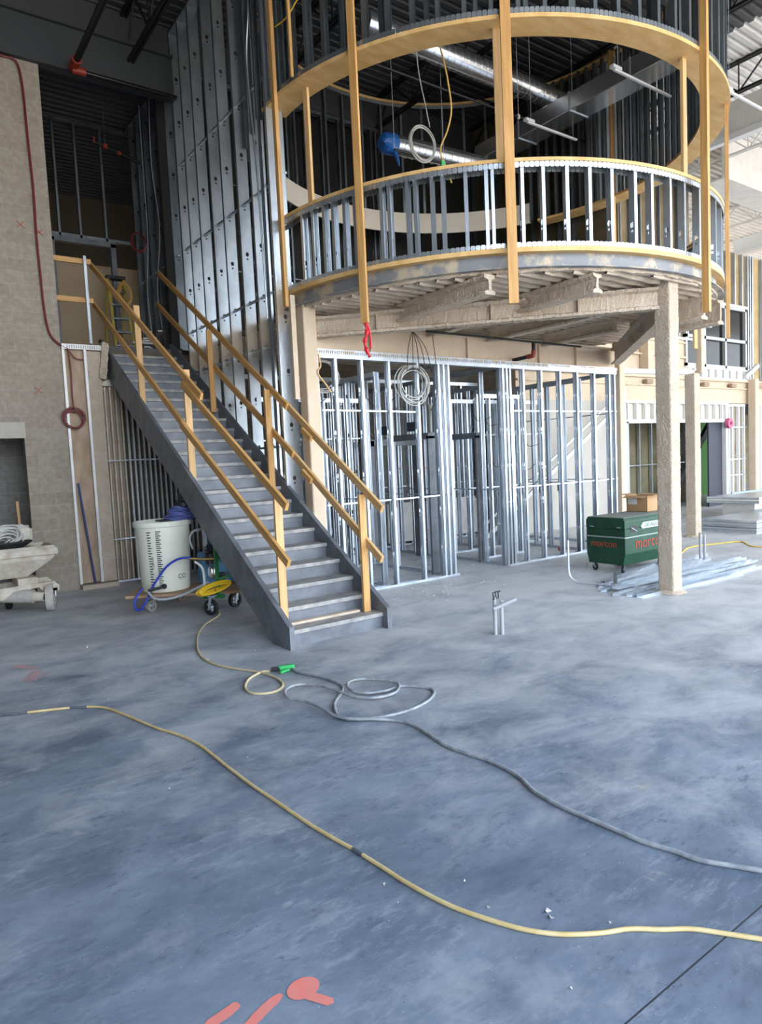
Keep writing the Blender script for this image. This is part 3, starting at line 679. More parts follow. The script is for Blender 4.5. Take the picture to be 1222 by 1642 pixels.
struct(MB().box(12.0,12.05,8.3,12.6,4.1,9.6).build('wall_upper_right', mat('olive_sheathing_dark',(.11,.085,.05),.9,col2=(.17,.13,.08),vscale=3)))
lb = T('lumber_studs', 'three short lumber studs standing in the dark behind the balcony', 'framing', (10.5,10.6,4.1))
for k,(x,y) in enumerate(((10.9,10.3),(11.3,9.9),(11.6,9.6))): lumber('stud', (x,y,FZ), (x,y,5.9), .09,.04, woodp, lb)

# ducts, lights and cables in the round opening
sd = T('spiral_duct', 'long shiny spiral duct crossing high inside the round opening', 'duct', (9,9,8.7))
q = MB(); q.tube([(6.6,9.0,8.68),(11.5,9.0,8.68)],.185,28); q.build('duct_body', spiral, sd, smooth=True)
q = MB()
for k in range(33): q.tube([(6.65+.15*k+.1*(a/24.0), 9.0+.187*math.cos(a*PI/12), 8.68+.187*math.sin(a*PI/12)) for a in range(25)],.004,4)
q.build('spiral_seam', spiral, sd)
q = MB().tube([(11.42,9,8.68),(11.52,9,8.68)],.195,28); q.build('end_collar', spiral, sd, smooth=True)
sd = T('spiral_duct', 'shorter spiral duct with end wrapped in blue film, lower inside the opening', 'duct', (8.5,10,7.5))
q = MB(); q.tube([(7.75,10,7.5),(7.95,10,7.52),(10.0,10,7.6)],.17,26); q.build('duct_body', spiral, sd, smooth=True)
q = MB()
for k in range(12): q.tube([(8.0+.16*k, 10+.172*math.cos(a*PI/12), 7.52+.04*k*.16+.172*math.sin(a*PI/12)) for a in range(25)],.005,4)
q.build('spiral_seam', spiral, sd)
q = MB(); q.tube([(7.58,10,7.46),(7.62,10,7.47),(7.72,10,7.49),(7.86,10,7.5)],[.10,.16,.185,.185],14); q.tube([(7.8,9.9,7.36),(7.84,9.88,7.2),(7.86,9.88,7.1)],[.05,.03,.01],6)
q.v=[tuple(Vector(v)+noise.noise_vector(Vector(v)*12)*.03) for v in q.v]; q.build('blue_film_cap', plastic_blue, sd)
rd = T('rectangular_duct', 'large rectangular galvanised duct slanting away under the roof inside the opening', 'duct', (12.4,9,8.9))
MB().box(10.25,10.75,5.98,10.4,7.86,8.16).build('duct_body', spiral, rd, bevel=.01)
q = MB()
for y in (6.8,8.0,9.2): MB().box(10.235,10.765,y,y+.03,7.845,8.175).build('joint_flange', galv, rd)
MB().box(10.3,10.7,5.975,5.985,7.9,8.12).build('open_end', black, rd)
for y in (6.4,9.8):
    for xx in (10.27,10.73): MB().tube([(xx,y,8.16),(xx,y,9.62)],.005,5).build('hanger_rod', lightgrey, rd)
for k,(x0,y,x1,l) in enumerate(((9.38,6.5,10.9,'white strip light hanging near the upper right of the round opening'),(9.47,8.3,10.8,'white strip light hanging lower, left of the first strip light'),(11.5,5.9,12.9,'white strip light outside the round frame at the right edge'))):
    t = T('strip_light', l, 'light fixture', (x0,y,7.6)); MB().box(x0,x1,y-.022,y+.022,7.575,7.61).build('light_housing', white, t, bevel=.008)
    MB().box(x0-.06,x0+.16,y-.04,y+.04,7.60,7.65).build('driver_box', white, t, bevel=.01)
    for xx in (x0+.1,x1-.1): MB().tube([(xx,y,7.62),(xx,y,9.62)],.004,5).build('hanger_wire', lightgrey, t)
for k,(x0,x1,y,z,l) in enumerate(((7.4,9.6,9.4,7.1,'thin black sprinkler branch with white fitting below the blue-wrapped duct'),(6.4,13.0,8.7,7.9,'long thin sprinkler branch pipe crossing the middle of the round opening'))):
    t = T('sprinkler_pipe', l, 'pipe', (x0,y,z)); MB().tube([(x0,y,z),(x1,y,z)],.02,8).build('pipe_run', blacks, t, smooth=True)
    for xx in (x0,(x0+x1)/2): MB().tube([(xx,y,z+.02),(xx,y,9.62)],.005,5).build('hanger_rod', lightgrey, t)
    q = MB()
    for xx in ((x0+x1)/2,): q.lathe([(0,-.05),(.03,-.03),(.03,.03),(0,.06)],(xx,y,z),8)
    q.build('fitting', white, t)
def coil(name, label, c, rx, rz, n, r, m, nrm='y', tilt=0, jit=.02):
    q = MB()
    for k in range(n):
        jx, jz = random.uniform(-jit,jit), random.uniform(-jit,jit); s = 1+random.uniform(-.12,.12)*min(1,jit*40)
        P = []
        for a in range(30):
            th = 2*PI*a/30; u, v = rx*s*math.cos(th)+jx, rz*s*math.sin(th)+jz
            P.append((c[0]+(u if nrm=='y' else .015*k), c[1]+(.012*k if nrm=='y' else u), c[2]+v))
        q.tube(P, r, 6, closed=True)
    o = q.build(name, m, smooth=True); return tag(o, label, 'cable')
greyc = mat('grey_white_cable', (.50,.49,.46), .5)
coil('cable_coil','grey cable coil hanging inside the round opening in front of the wrapped duct',(7.28,8.5,6.82),.25,.26,4,.010,greyc)
tag(MB().tube(smoothpts([(7.2,8.5,8.9),(7.22,8.5,8.0),(7.35,8.5,7.4),(7.42,8.5,7.1)]),.009,6).build('cable_drop', greyc), 'grey cable drop leading down to the coil inside the round opening', 'cable')
tag(MB().tube(smoothpts([(5.8,6.37,9.3),(5.8,6.37,7.6),(5.78,6.39,6.9),(5.81,6.36,6.63),(5.84,6.33,6.38),(5.86,6.31,6.05),(5.82,6.35,5.81),(5.76,6.42,5.6),(5.8,6.37,5.35),(5.84,6.33,5.2)]),.010,6).build('extension_cord', mat('ochre_cord',(.62,.38,.10),.5), smooth=True),
    'yellow cord hanging through the middle of the round opening with a green tag', 'cord')
tag(MB().box(5.74,5.79,6.38,6.39,5.36,5.46).build('green_tag', greenb), 'small green tag on the hanging yellow cord', 'tag')
coil('cable_coil','pale cable coil hanging on the partition top track near the left column',(5.05,8.26,3.10),.26,.21,4,.008,greyc)
coil('cable_coil','large tangled grey cable coil hanging on the partition below the smooth beam',(6.5,8.02,3.0),.26,.25,7,.009,greyc,jit=.06)
tag(MB().tube(smoothpts([(4.84,8.0,3.36),(4.86,7.98,3.2),(4.80,7.97,3.1),(4.92,7.97,2.95),(5.0,7.98,2.85)]),.012,6).build('frayed_cord', woodp), 'frayed pale cord knotted at the left end of the partition top track', 'cord')
q = MB()
for k in range(5): q.tube(smoothpts([(6.35+.12*k,8.0,3.18),(6.40+.08*k,8.0,3.55),(6.47,7.98,3.78)]),.006,5)
q.tube(smoothpts([(6.85,7.98,3.75),(6.9,7.98,3.3),(6.88,7.98,2.8),(6.75,7.98,2.6)]),.006,5)
tag(q.build('hanging_cables', blacks), 'thin dark cables rising from the tangled coil to the beam', 'cable')
sp_ = T('sprinkler_pipe', 'black sprinkler pipe with red elbow in front of the smooth beam', 'pipe', (8.8,7.7,3.7))
MB().tube([(6.5,7.7,3.72),(10.0,7.7,3.70)],.017,10).build('branch_pipe', blacks, sp_, smooth=True)
MB().tube([(8.78,7.7,3.70),(8.78,7.7,3.52),(8.78,7.74,3.49),(8.78,8.75,3.46)],.032,12).build('drop_pipe', blacks, sp_, smooth=True)
MB().tube([(8.78,7.70,3.57),(8.78,7.71,3.49),(8.78,7.82,3.485)],.042,12).build('red_elbow', orange, sp_, smooth=True)

# ================================================================ GROUND-FLOOR PARTITIONS
pf = T('stud_partition', 'front galvanised stud partition left of the doorway recess, beside the stair', 'stud wall', (5.9,8.15,0))
track(pf,(4.86,8.15,0),(7.34,8.15,0),name='bottom_track'); 
HH = (.45,1.06,1.67,2.28,2.89)
for x in (4.90,5.2,5.64,6.12,6.66,7.08,7.18,7.28): stud(pf, x, 8.15, .004, 3.33, 90, galv, holes=HH)
MB().bar((4.95,8.15,2.62),(6.6,8.15,2.60),.02,.022).build('bridging_channel', galv, pf); MB().bar((4.95,8.15,1.30),(7.3,8.15,1.30),.02,.022).build('bridging_channel', galv, pf)
pt = T('slotted_top_track', 'long slotted galvanised deflection track running over both front partitions', 'track', (8.2,8.15,3.35))
q = MB(); q.box(4.77,11.58,8.10,8.20,3.44,3.45); 
for y in (8.095,8.20): q.box(4.77,11.58,y,y+.004,3.37,3.45)
pb = q.build('track_body', galv, pt)
q = MB(); x = 4.85
while x < 9.6: q.box(x,x+.009,8.0925,8.0945,3.385,3.425); x += .035
merge(pb, q.build('slots', mat('dark_slot',(.12,.13,.14),.6), pt))
q = MB(); q.box(4.77,11.58,8.102,8.198,3.33,3.37); q.build('inner_track', galv, pt)
pr = T('stud_partition', 'front galvanised stud partition right of the doorway recess, behind the green box', 'stud wall', (10,8.05,0))
track(pr,(8.47,8.12,0),(11.6,8.12,0),name='bottom_track')
for x in (8.47,8.56,8.64,8.97,9.42,9.92,10.40,10.90,11.36,11.52): stud(pr, x, 8.13, .004, 3.33, 90, galv, holes=HH)
for z in (2.62,1.32): MB().bar((8.45,8.12,z),(11.58,8.12,z),.02,.022).build('bridging_channel', galv, pr)
partition('stud partition running back from the left side of the doorway recess', (7.15,8.25), (7.15,12.4), 0, 3.40, .40, skip=((.35,1.25),), bridge=(1.3,), holes=HH, jitter=.03)
partition('stud partition running back from the right side of the doorway recess', (8.50,8.25), (8.50,12.4), 0, 3.40, .40, skip=((.55,1.45),), bridge=(1.3,), holes=HH, jitter=.03)
partition('stud wall crossing the room left of the recess, behind the front one', (4.95,10.2), (7.1,10.2), 0, 3.0, .42, bridge=(1.25,2.3), holes=HH, jitter=.05)
partition('stud wall crossing the room right of the recess, behind the front one', (8.6,10.0), (11.6,10.0), 0, 3.0, .40, bridge=(1.25,2.3), holes=HH, jitter=.08)
partition('stud wall closing the right end of the framed rooms', (11.72,8.35), (11.72,12.4), 0, 3.40, .40, bridge=(1.3,2.6), holes=HH, jitter=.03)
partition('rear stud wall in front of the grey block', (4.95,11.9), (11.6,11.9), 0, 3.6, .405, bridge=(1.3,), holes=HH, jitter=.05)
partition('middle stud partition deep inside the right framed room', (9.9,10.1), (9.9,11.8), 0, 3.3, .38, holes=HH)
partition('middle stud partition deep inside the left framed room', (6.0,8.3), (6.0,10.1), 0, 3.2, .40, holes=HH, bridge=(1.3,))
def hollow_frame(label, x, y0, y1, zt, ax='y', m=steelp, jm=None):
    t = T('door_frame', label, 'door frame', (x,y0,0)); w = .14
    MB().box(x-w/2,x+w/2,y0-.05,y0,0,zt+.05).build('jamb', m, t, bevel=.004); MB().box(x-w/2,x+w/2,y1,y1+.05,0,zt+.05).build('jamb', jm or m, t, bevel=.004)
    MB().box(x-w/2,x+w/2,y0-.05,y1+.05,zt,zt+.10).build('head', m, t, bevel=.004)
    return t
partition('stud partition running back through the right framed room, nearer its right end', (10.7,8.3), (10.7,9.9), 0, 3.25, .38, holes=HH, bridge=(1.3,))
partition('short stud partition just inside the right framed room', (8.75,9.05), (9.9,9.05), 0, 3.0, .30, holes=HH, bridge=(1.3,), jitter=.04)
hollow_frame('grey hollow metal door frame left of the recess, with pale inner jamb', 7.15, 8.50, 9.5, 2.20, jm=lightgrey)
hollow_frame('grey hollow metal door frame right of the recess', 8.50, 8.80, 9.65, 2.20)
t = T('door_frame', 'grey hollow metal door frame facing the front at the back of the recess', 'door frame', (7.8,10.3,0))
MB().box(7.22,7.30,10.25,10.39,0,2.25).build('jamb', steelp, t); MB().box(8.28,8.36,10.25,10.39,0,2.25).build('jamb', steelp, t); MB().box(7.22,8.36,10.25,10.39,2.15,2.27).build('head', steelp, t)
for k,(x,y,z,l) in enumerate(((7.12,9.5,2.38,'small grey panel scrap over the left door frame, left one'),(7.12,8.75,2.40,'small grey panel scrap over the left door frame, right one'))):
    tag(MB().box(x-.09,x-.08,y-.17,y+.17,z-.06,z+.09).build('panel_scrap', purp), l, 'panel')
# plumbing, insulation-like verticals and conduits inside the rooms
for k,(x,l) in enumerate(((8.92,'left copper riser pipe inside the right framed room'),(9.02,'right copper riser pipe inside the right framed room'))):
    tag(MB().tube([(x,10.9,0),(x,10.9,2.4)],.02,10).build('copper_pipe', copper, smooth=True), l, 'pipe', 'copper risers')
for k,(x,y,z,l) in enumerate(((5.9,10.6,3.0,'white vertical conduit in the left framed room, left one'),(6.35,10.7,3.1,'white vertical conduit in the left framed room, right one'),(9.3,11.0,3.0,'pale vertical drain pipe behind the copper risers'),(10.55,10.8,3.1,'pale vertical drain pipe in the middle of the right framed room'))):
    tag(MB().tube([(x,y,0),(x,y,z)],.035 if k>1 else .02,12).build('riser_pipe', tankm, smooth=True), l, 'pipe')
# braces
br_ = T('diagonal_brace', 'white double diagonal brace rising to the right, seen through the right framed room', 'brace', (10.5,10.9,0))
MB().bar((10.3,10.6,.05),(15.5,10.6,3.15),.04,.09).build('brace_channel', white, br_); MB().bar((10.3,10.6,.35),(15.5,10.6,3.43),.03,.05).build('brace_channel', white, br_); MB().box(12.9,12.95,10.55,10.65,0,3.1).build('brace_post', white, br_); MB().box(15.4,15.46,10.55,10.65,0,3.4).build('brace_post', white, br_)
tag(MB().box(10.42,11.0,9.92,9.948,.52,.66).build('backing_board', mat('brown_board',(.12,.08,.05),.9)), 'dark brown backing board low between studs left of the green box', 'board')
tag(MB().box(9.5,9.9,9.92,9.948,1.05,1.17).build('backing_board', mat('brown_board_2',(.10,.06,.04),.9)), 'dark brown backing board at waist height in the right framed room', 'board')
tag(MB().box(10.35,10.47,8.55,8.62,.0,.07).build('brick', mat('orange_brick',(.55,.18,.10),.9), bevel=.004), 'small orange brick on the floor behind the right partition track', 'brick')
tag(MB().box(8.62,11.6,11.74,11.78,.1,.95).build('gypsum_panel', whited), 'low pale board along the rear wall of the right framed room', 'panel')
q = MB()
for k in range(9):
    x = 5.2+random.random()*6; y = 8.4+random.random()*1.4
    if 7.2 < x < 8.5: x += 1.4
    z = 1.2+random.random()*1.7; q.tube(smoothpts([(x-.25,y,z),(x-.1,y+.05,z-.1),(x+.12,y,z-.06),(x+.3,y+.05,z+.03)]),.006,5)
tag(q.build('branch_wiring', black), 'thin black wiring looping between studs inside the framed rooms', 'wiring')
q = MB()
for x in (8.97,9.42,6.12,5.64,9.92):
    q.box(x+.01,x+.07,8.17,8.24,1.18,1.30)
tag(q.build('junction_boxes', black), 'small dark electrical boxes clipped to the partition studs', 'electrical box')

# ================================================================ WALL UNDER THE STAIR / BY THE BLOCK WALL
fpn = T('framed_panel', 'tan sprayed wall panel framed with pale track between block wall and stair', 'panel', (2.75,12,0))
MB().box(2.48,3.02,12.06,12.10,.08,4.0).build('panel_board', board, fpn)
rough_bar((2.94,12.03,.08),(2.94,12.03,3.9),.22,.06,upv=(0,1,0),amp=.012,seg=.05).build('sprayed_strip', foam, fpn)
trk = mat('white_overspray_track', (.60,.60,.60), .5, .3, col2=(.7,.69,.66), vscale=6)
MB().box(2.46,2.50,11.98,12.06,.08,3.98).build('edge_track', trk, fpn); MB().box(2.79,2.83,11.98,12.04,.08,3.92).build('edge_track', trk, fpn)
hb_ = MB().box(2.46,3.06,11.97,12.07,3.92,4.0).build('head_track', trk, fpn)
q = MB(); x = 2.54
while x < 3.05: q.box(x,x+.01,11.965,11.969,3.935,3.985); x += .035
merge(hb_, q.build('slots', mat('dark_slot_2',(.2,.2,.2),.6), fpn))
tag(MB().box(2.46,3.04,11.82,12.0,0,.075).build('sill_plank', mat('dusty_plank',(.40,.32,.25),.9,col2=(.5,.42,.34),vscale=5), bevel=.004), 'short dusty plank on the floor at the foot of the tan panel', 'plank')
tag(lumber('level_pole', (2.48+.05,11.9,1.55+.2), (2.68,11.93,.08), .03, .05, mat('dark_blue_enamel', (.012,.025,.13), .5)), 'dark blue metal straightedge leaning against the tan panel', 'straightedge')
us = T('close_stud_wall', 'closely packed vertical studs in the wall under the stair', 'stud wall', (3.6,12.25,0))
x = 3.06; i = 0
while x < 4.62:
    h = 3.40 if x < 3.5 else min(3.40, 3.4)
    stud(us, x, 12.24, .03, h, 90, galvp if i < 5 else zinc, fl=.030, web=.05); x += .086; i += 1
MB().box(3.02,4.62,12.18,12.30,0,.035).build('bottom_track', galv, us)
MB().box(3.02,4.62,12.16,12.30,3.36,3.46).build('head_track', galvp, us)
for z in (2.1,.75): MB().bar((3.03,12.17,z),(4.6,12.17,z),.02,.022).build('bridging_channel', galv, us)
MB().box(3.0,3.05,12.14,12.3,0,3.4).build('edge_stud', galvp, us)
tag(MB().box(3.05,3.42,12.30,12.34,0,3.9).build('tan_backing', board), 'tan sprayed board behind the close studs under the stair', 'board')
q = rough_bar((3.06,12.02,3.45),(3.14,12.02,4.05),.12,.14,upv=(0,1,0),amp=.03,seg=.05)
tag(q.build('foam_lump', foam), 'lumpy sprayed foam at the top corner beside the stair stringer', 'foam')
# red cable down the block wall and its coil
pts = [(-.5,8.33),(1.0,8.30),(1.94,8.27),(2.08,8.27),(2.17,8.18),(2.21,7.8),(2.22,7.15),(2.24,6.4),(2.23,5.64),(2.24,5.07),(2.25,4.6),(2.28,4.25),(2.34,4.08),(2.46,3.97),(2.56,3.92)]
rc = T('red_cable', 'dark red cable running down the block wall into the framed panel', 'cable', (2.22,12,4))
MB().tube(smoothpts([(x,11.985,z) for x,z in pts]),.017,8).build('cable_run', red, rc, smooth=True)
MB().tube(smoothpts([(2.56,12.0,3.92),(2.58,12.0,3.6),(2.57,12.0,3.2),(2.57,11.97,2.95)]),.012,6).build('cable_tail', red, rc, smooth=True)
MB().tube(smoothpts([(2.56,12.0,3.92),(2.66,12.0,3.78),(2.78,12.0,3.76)]),.010,6).build('cable_tail', red, rc, smooth=True)
coil('cable_coil','dark red cable coil hanging on the framed panel beside the block wall',(2.56,11.94,2.80),.15,.15,4,.012,red)
for k,(x,z) in enumerate(((2.02,5.80),(2.28,5.72),(2.08,3.25),(2.0,7.15))):
    if k == 3: continue
    q = MB(); q.bar((x-.05,12.012,z-.05),(x+.05,12.012,z+.05),.006,.012); q.bar((x-.05,12.012,z+.05),(x+.05,12.012,z-.05),.006,.012)
    tag(q.build('chalk_mark', mat('red_chalk_%d'%k,(.42,.12,.08),.9)), ['red X mark higher on the block wall, left one','red X mark higher on the block wall, right one','red X mark low on the block wall'][k], 'mark')
tag(lumber('plank', (1.72,12.4,0), (1.70,12.5,1.5), .04,.09, woodp), 'wooden plank standing in the dark niche of the block wall', 'plank')

# ================================================================ FLOOR THINGS
def hose(name, label, cat, P, r, m, z=None, g=None):
    z = r if z is None else z
    P3 = smoothpts([(x,y,z) for x,y in P], 5); o = MB().tube(P3, r, 10).build(name, m, smooth=True); return tag(o, label, cat, g)
ycord = mat('worn_yellow_hose', (.58,.42,.17), .55, col2=(.68,.54,.28), vscale=9)
yt = T('air_hose', 'worn yellow hose snaking across the whole foreground floor', 'hose', (1.6,4,0))
YP = [(.46,6.23),(.59,6.15),(.72,6.08),(1.01,5.95),(1.11,5.89),(1.27,5.74),(1.36,5.44),(1.46,5.0),(1.54,4.76),(1.59,4.49),(1.60,4.19),(1.6,4.05),(1.61,3.71),(1.63,3.42),(1.65,3.1),(1.68,2.85),(1.7,2.73),(1.72,2.53),(1.74,2.32),(1.78,2.11),(1.84,1.95),(1.91,1.81),(2.0,1.7),(2.12,1.61),(2.23,1.55),(2.32,1.47),(2.41,1.4),(2.48,1.31),(2.56,1.2),(2.65,1.07),(2.75,.8)]
Y3 = smoothpts([(x,y,.0105) for x,y in YP],5)
MB().tube(Y3,.0095,10).build('hose_body', ycord, yt, smooth=True)
tape = mat('dark_tape',(.10,.11,.13),.5)
for (i0,i1) in ((80,82),(17,22),(4,11)):
    q = MB().tube(Y3[i0:i1+1],.0108,10); q.build('tape_wrap', tape, yt, smooth=True)
hose('extension_cord','pale tan cord curving from the cart to a small loop at the green plug','cord',[(3.45,8.75),(3.34,8.31),(3.01,7.94),(2.77,7.55),(2.6,7.15),(2.45,6.7),(2.41,6.35),(2.46,6.08),(2.58,5.79),(2.65,5.6),(2.66,5.35),(2.6,5.17),(2.48,5.09),(2.36,5.14),(2.32,5.25),(2.36,5.4),(2.48,5.57),(2.65,5.67),(2.71,5.64)],.011,mat('tan_cord',(.56,.47,.28),.6))
gp = T('cord_plug', 'bright green cord connector lying on the floor', 'connector', (2.78,5.58,0))
MB().bar((2.73,5.64,.022),(2.80,5.60,.022),.035,.035).build('black_grip', black, gp, bevel=.006); MB().bar((2.79,5.62,.024),(2.93,5.56,.03),.045,.04).build('green_shell', greenb, gp, bevel=.008); MB().bar((2.76,5.52,.015),(2.86,5.54,.018),.03,.02).build('green_clip', greenb, gp, bevel=.004)
G1 = [(2.90,5.55),(2.89,5.39),(2.96,5.18),(2.99,4.98),(2.97,4.8),(2.87,4.66),(2.73,4.53),(2.64,4.39),(2.58,4.23),(2.64,4.11),(2.76,4.04),(2.95,3.99),(3.14,4.0),(3.31,4.06),(3.43,4.15),(3.47,4.25),(3.41,4.38),(3.32,4.47),
      (3.16,4.43),(3.01,4.49),(2.95,4.62),(3.0,4.77),(3.09,4.84),(3.2,4.8),(3.3,4.66),(3.34,4.53),(3.29,4.43),(3.17,4.34),(3.01,4.35),(2.92,4.44),(2.87,4.58),(2.85,4.8),(2.79,5.0),(2.68,5.08),(2.58,5.05),(2.51,4.96),(2.48,4.83),(2.54,4.68),(2.56,4.47),(2.55,4.27),(2.6,4.13),(2.73,4.0),(2.86,3.87),(2.89,3.73),(2.86,3.52),(2.83,3.32),(2.85,3.14),(2.88,2.95),(2.86,2.72),(2.79,2.53),(2.77,2.33),(2.78,2.18),(2.79,2.04),(2.8,1.87),(2.84,1.73),(2.86,1.62),(2.91,1.53),(2.99,1.4),(3.08,1.24),(3.15,1.0)]
ghm = mat('dusty_grey_hose',(.20,.22,.24),.6,col2=(.36,.38,.40),vscale=14)
o = MB().tube(smoothpts([(x,y,.013+.012*(i>17 and i<42)) for i,(x,y) in enumerate(G1)],5),.0115,10).build('power_cord', ghm, smooth=True); tag(o,'thick grey cord looping on the floor past the plug and off to the right','cord')
# paint marks
paint = mat('coral_marking_paint',(.80,.20,.15),.8,col2=(.70,.24,.20),vscale=20)
def blob(P, label, r=.03):
    q = MB(); n = len(P); P = smoothpts([(x,y,0) for x,y in P],6) if n>2 else [Vector((*P[0],0)).lerp(Vector((*P[1],0)),i/8) for i in range(9)]
    L = []; Rr = []
    for i,p in enumerate(P):
        d = (P[min(i+1,len(P)-1)]-P[max(i-1,0)]).normalized(); nn = Vector((-d.y,d.x,0)); w = r*min(1,.35+1.3*math.sin(PI*(i+.6)/(len(P)+.2)))*(1+.25*noise.noise(p*30)); L.append(p+nn*w); Rr.append(p-nn*w)
    vs = [(v.x,v.y,.0022) for v in L+Rr[::-1]]
    cx_ = sum(v[0] for v in vs)/len(vs)
    m = len(L); fs = [(i,i+1,2*m-2-i,2*m-1-i) for i in range(m-1)]
    q.add(vs, fs); tag(q.build('paint_mark', paint), label, 'paint mark')
q = MB(); vs = [(1.075+.062*math.cos(a*PI/10)*(1+.12*noise.noise(Vector((a,1,0)))), 2.115+.05*math.sin(a*PI/10)*(1+.15*noise.noise(Vector((a,5,0)))), .0024) for a in range(20)]; q.add(vs,[tuple(range(20))])
vs = [(1.09,2.085,.0030),(1.135,2.005,.0030),(1.125,1.985,.0030),(1.10,1.99,.0030),(1.055,2.065,.0030)]; q.add(vs,[(0,1,2,3,4)])
tag(q.build('paint_mark', paint), 'round coral paint dot with a tail on the foreground floor', 'paint mark')
blob([(1.00,2.14),(.93,2.12),(.85,2.09),(.76,2.07)], 'long coral paint dash beside the round dot', .020)
blob([(.86,2.20),(.80,2.185),(.73,2.18)], 'short coral paint dash at the bottom edge of the floor view', .020)
P0 = (1.02,7.30)
q = MB()
for (a,b,w) in (((.90,7.72),(1.05,7.38),.05),((1.05,7.38),(1.28,7.30),.04),((1.05,7.40),(.92,7.02),.05),((.92,7.05),(1.12,7.15),.04)):
    q.add([(a[0]-w,a[1]-w,.0022),(a[0]+w,a[1]-w,.0022),(b[0]+w,b[1]+w,.0022),(b[0]-w,b[1]+w,.0022)],[(0,1,2,3)])
tag(q.build('paint_mark', mat('faded_coral_paint',(.62,.30,.27),.85,col2=(.36,.33,.38),vscale=9)), 'faded coral star-shaped paint mark on the floor near the left edge', 'paint mark')
# stub-ups
def stubs(x, y, h, label, cross=False):
    t = T('conduit_stub_up', label, 'conduit stub', (x,y,0))
    for k,(dx,dy) in enumerate(((-.03,.02),(.03,-.02))): MB().tube([(x+dx,y+dy,0),(x+dx,y+dy,h-.03*k)],.021,12).build('conduit', pvc, t, smooth=True)
    if cross:
        MB().tube([(x-.09,y-.02,h-.11),(x+.13,y-.14,h-.02)],.024,12).build('cross_pipe', pvc, t, smooth=True)
        q = MB()
        for k in range(3): q.tube([(x-.05+.03*k,y,h-.02),(x-.06+.04*k,y+.01,h+.05),(x-.02+.03*k,y,h+.06)],.008,5)
        q.build('black_wire', black, t)
    return t
stubs(5.12,5.08,.40,'two grey conduit stubs with a cross pipe standing alone on the open floor',True)
stubs(10.82,6.0,.46,'pair of grey conduit stubs on the floor right of the large column')
# bent conduit
tag(MB().tube([(7.86,6.36,.62),(7.86,6.36,.18)]+[(7.86+.10*(1-math.cos(a*PI/16))*.5,6.36-.16*(1-math.cos(a*PI/16)),.18-.16*math.sin(a*PI/16)) for a in range(1,9)]+[(7.98,5.9,.02),(8.15,5.3,.02)],.016,10).build('bent_conduit', mat('pale_emt_conduit',(.62,.65,.68),.4,.4), smooth=True), 'bent conduit standing up from the floor left of the steel stud pile', 'conduit')
# pile of studs on the floor
for k,(a,b,w,h) in enumerate((((7.62,5.60),(10.9,5.95),.092,.04),((7.50,5.32),(11.2,5.60),.10,.045),((7.58,5.18),(10.6,5.0),.092,.04),((7.85,5.80),(11.3,6.22),.092,.035),((7.66,5.45),(10.2,5.25),.092,.10),((8.0,5.55),(11.0,5.42),.092,.09),((8.1,5.95),(8.9,6.05),.05,.03),((7.60,5.05),(9.9,4.92),.08,.035),((8.35,5.15),(10.9,5.20),.092,.085),((8.6,6.05),(10.9,6.5),.06,.03))):
    z = 0.0 if h < .06 else h-.045; q = MB(); hh = .04
    A = Vector((*a,z)); Bv = Vector((*b,z)); d = (Bv-A).normalized(); r = Vector((d.y,-d.x,0)); q.bar(A+Vector((0,0,.002)),Bv+Vector((0,0,.002)),w,.004)
    for s in (-1,1): q.bar(A+r*(s*w/2)+Vector((0,0,hh/2)),Bv+r*(s*w/2)+Vector((0,0,hh/2)),.003,hh)
    tag(q.build('loose_stud', galv), 'loose galvanised stud lying in the pile around the foot of the large column', 'stud', 'loose studs around the column')
tag(MB().bar((8.05,5.72,.03),(8.45,6.0,.10),.05,.02).build('metal_offcut', galv), 'short metal offcut tilted up on the stud pile by the green box', 'offcut')
tag(MB().box(8.15,8.35,5.92,6.02,0,.03).build('black_offcut', black), 'small black offcut at the left tip of the stud pile', 'offcut')

# job box
JX0,JX1,JY0,JY1,JB,JT = 8.92,10.14,6.15,6.85,.13,.85
jb = T('job_box', 'dark green steel job box on casters behind the large column', 'tool chest', (9.5,6.5,0))
q = MB(); q.prism([(JY0,.30),(JY0+.04,JB),(JY1-.04,JB),(JY1,.30),(JY1,.68),(JY0,.68)], JX0, JX1, 'x'); q.build('chest_body', green, jb, bevel=.01)
lid = MB(); lid.prism([(JY0,.68),(JY1,.68),(JY1,.80),(JY1-.03,JT),(JY0+.03,JT),(JY0,.80)], JX0-.005, JX1+.005, 'x'); lid = lid.build('lid', green, jb, bevel=.008)
MB().box(JX0+.02,JX1-.02,JY0+.03,JY1-.03,JT,JT+.006).build('dusty_lid_top', mat('dusty_green_grey',(.20,.22,.20),.8,col2=(.27,.28,.25),vscale=6), jb)
tr = mat('grey_trim_strip',(.34,.38,.36),.5,.3)
MB().box(JX0-.012,JX1+.01,JY0-.010,JY0,.545,.562).build('trim_strip', tr, jb); MB().box(JX0-.012,JX0,JY0,JY1,.545,.565).build('trim_strip', tr, jb)
for (y) in (JY0+.10,JY1-.12): MB().box(JX0-.02,JX0,y-.03,y+.03,.70,.715).build('hinge', tr, jb)
q = MB(); q.box(JX0-.014,JX0-.002,JY0+.09,JY0+.10,.585,.71); q.box(JX0-.014,JX0-.002,JY1-.11,JY1-.10,.585,.71); q.box(JX0-.014,JX0-.002,JY0+.09,JY1-.10,.575,.588); q.build('front_handle', green, jb)
MB().box(JX0+.13,JX0+.32,JY0-.003,JY0+.006,.62,.72).build('handle_recess', black, jb); MB().bar((JX0+.15,JY0-.006,.70),(JX0+.30,JY0-.006,.63),.012,.014).build('handle_bar', tr, jb)
lt = mat('white_decal',(.55,.68,.66),.6)
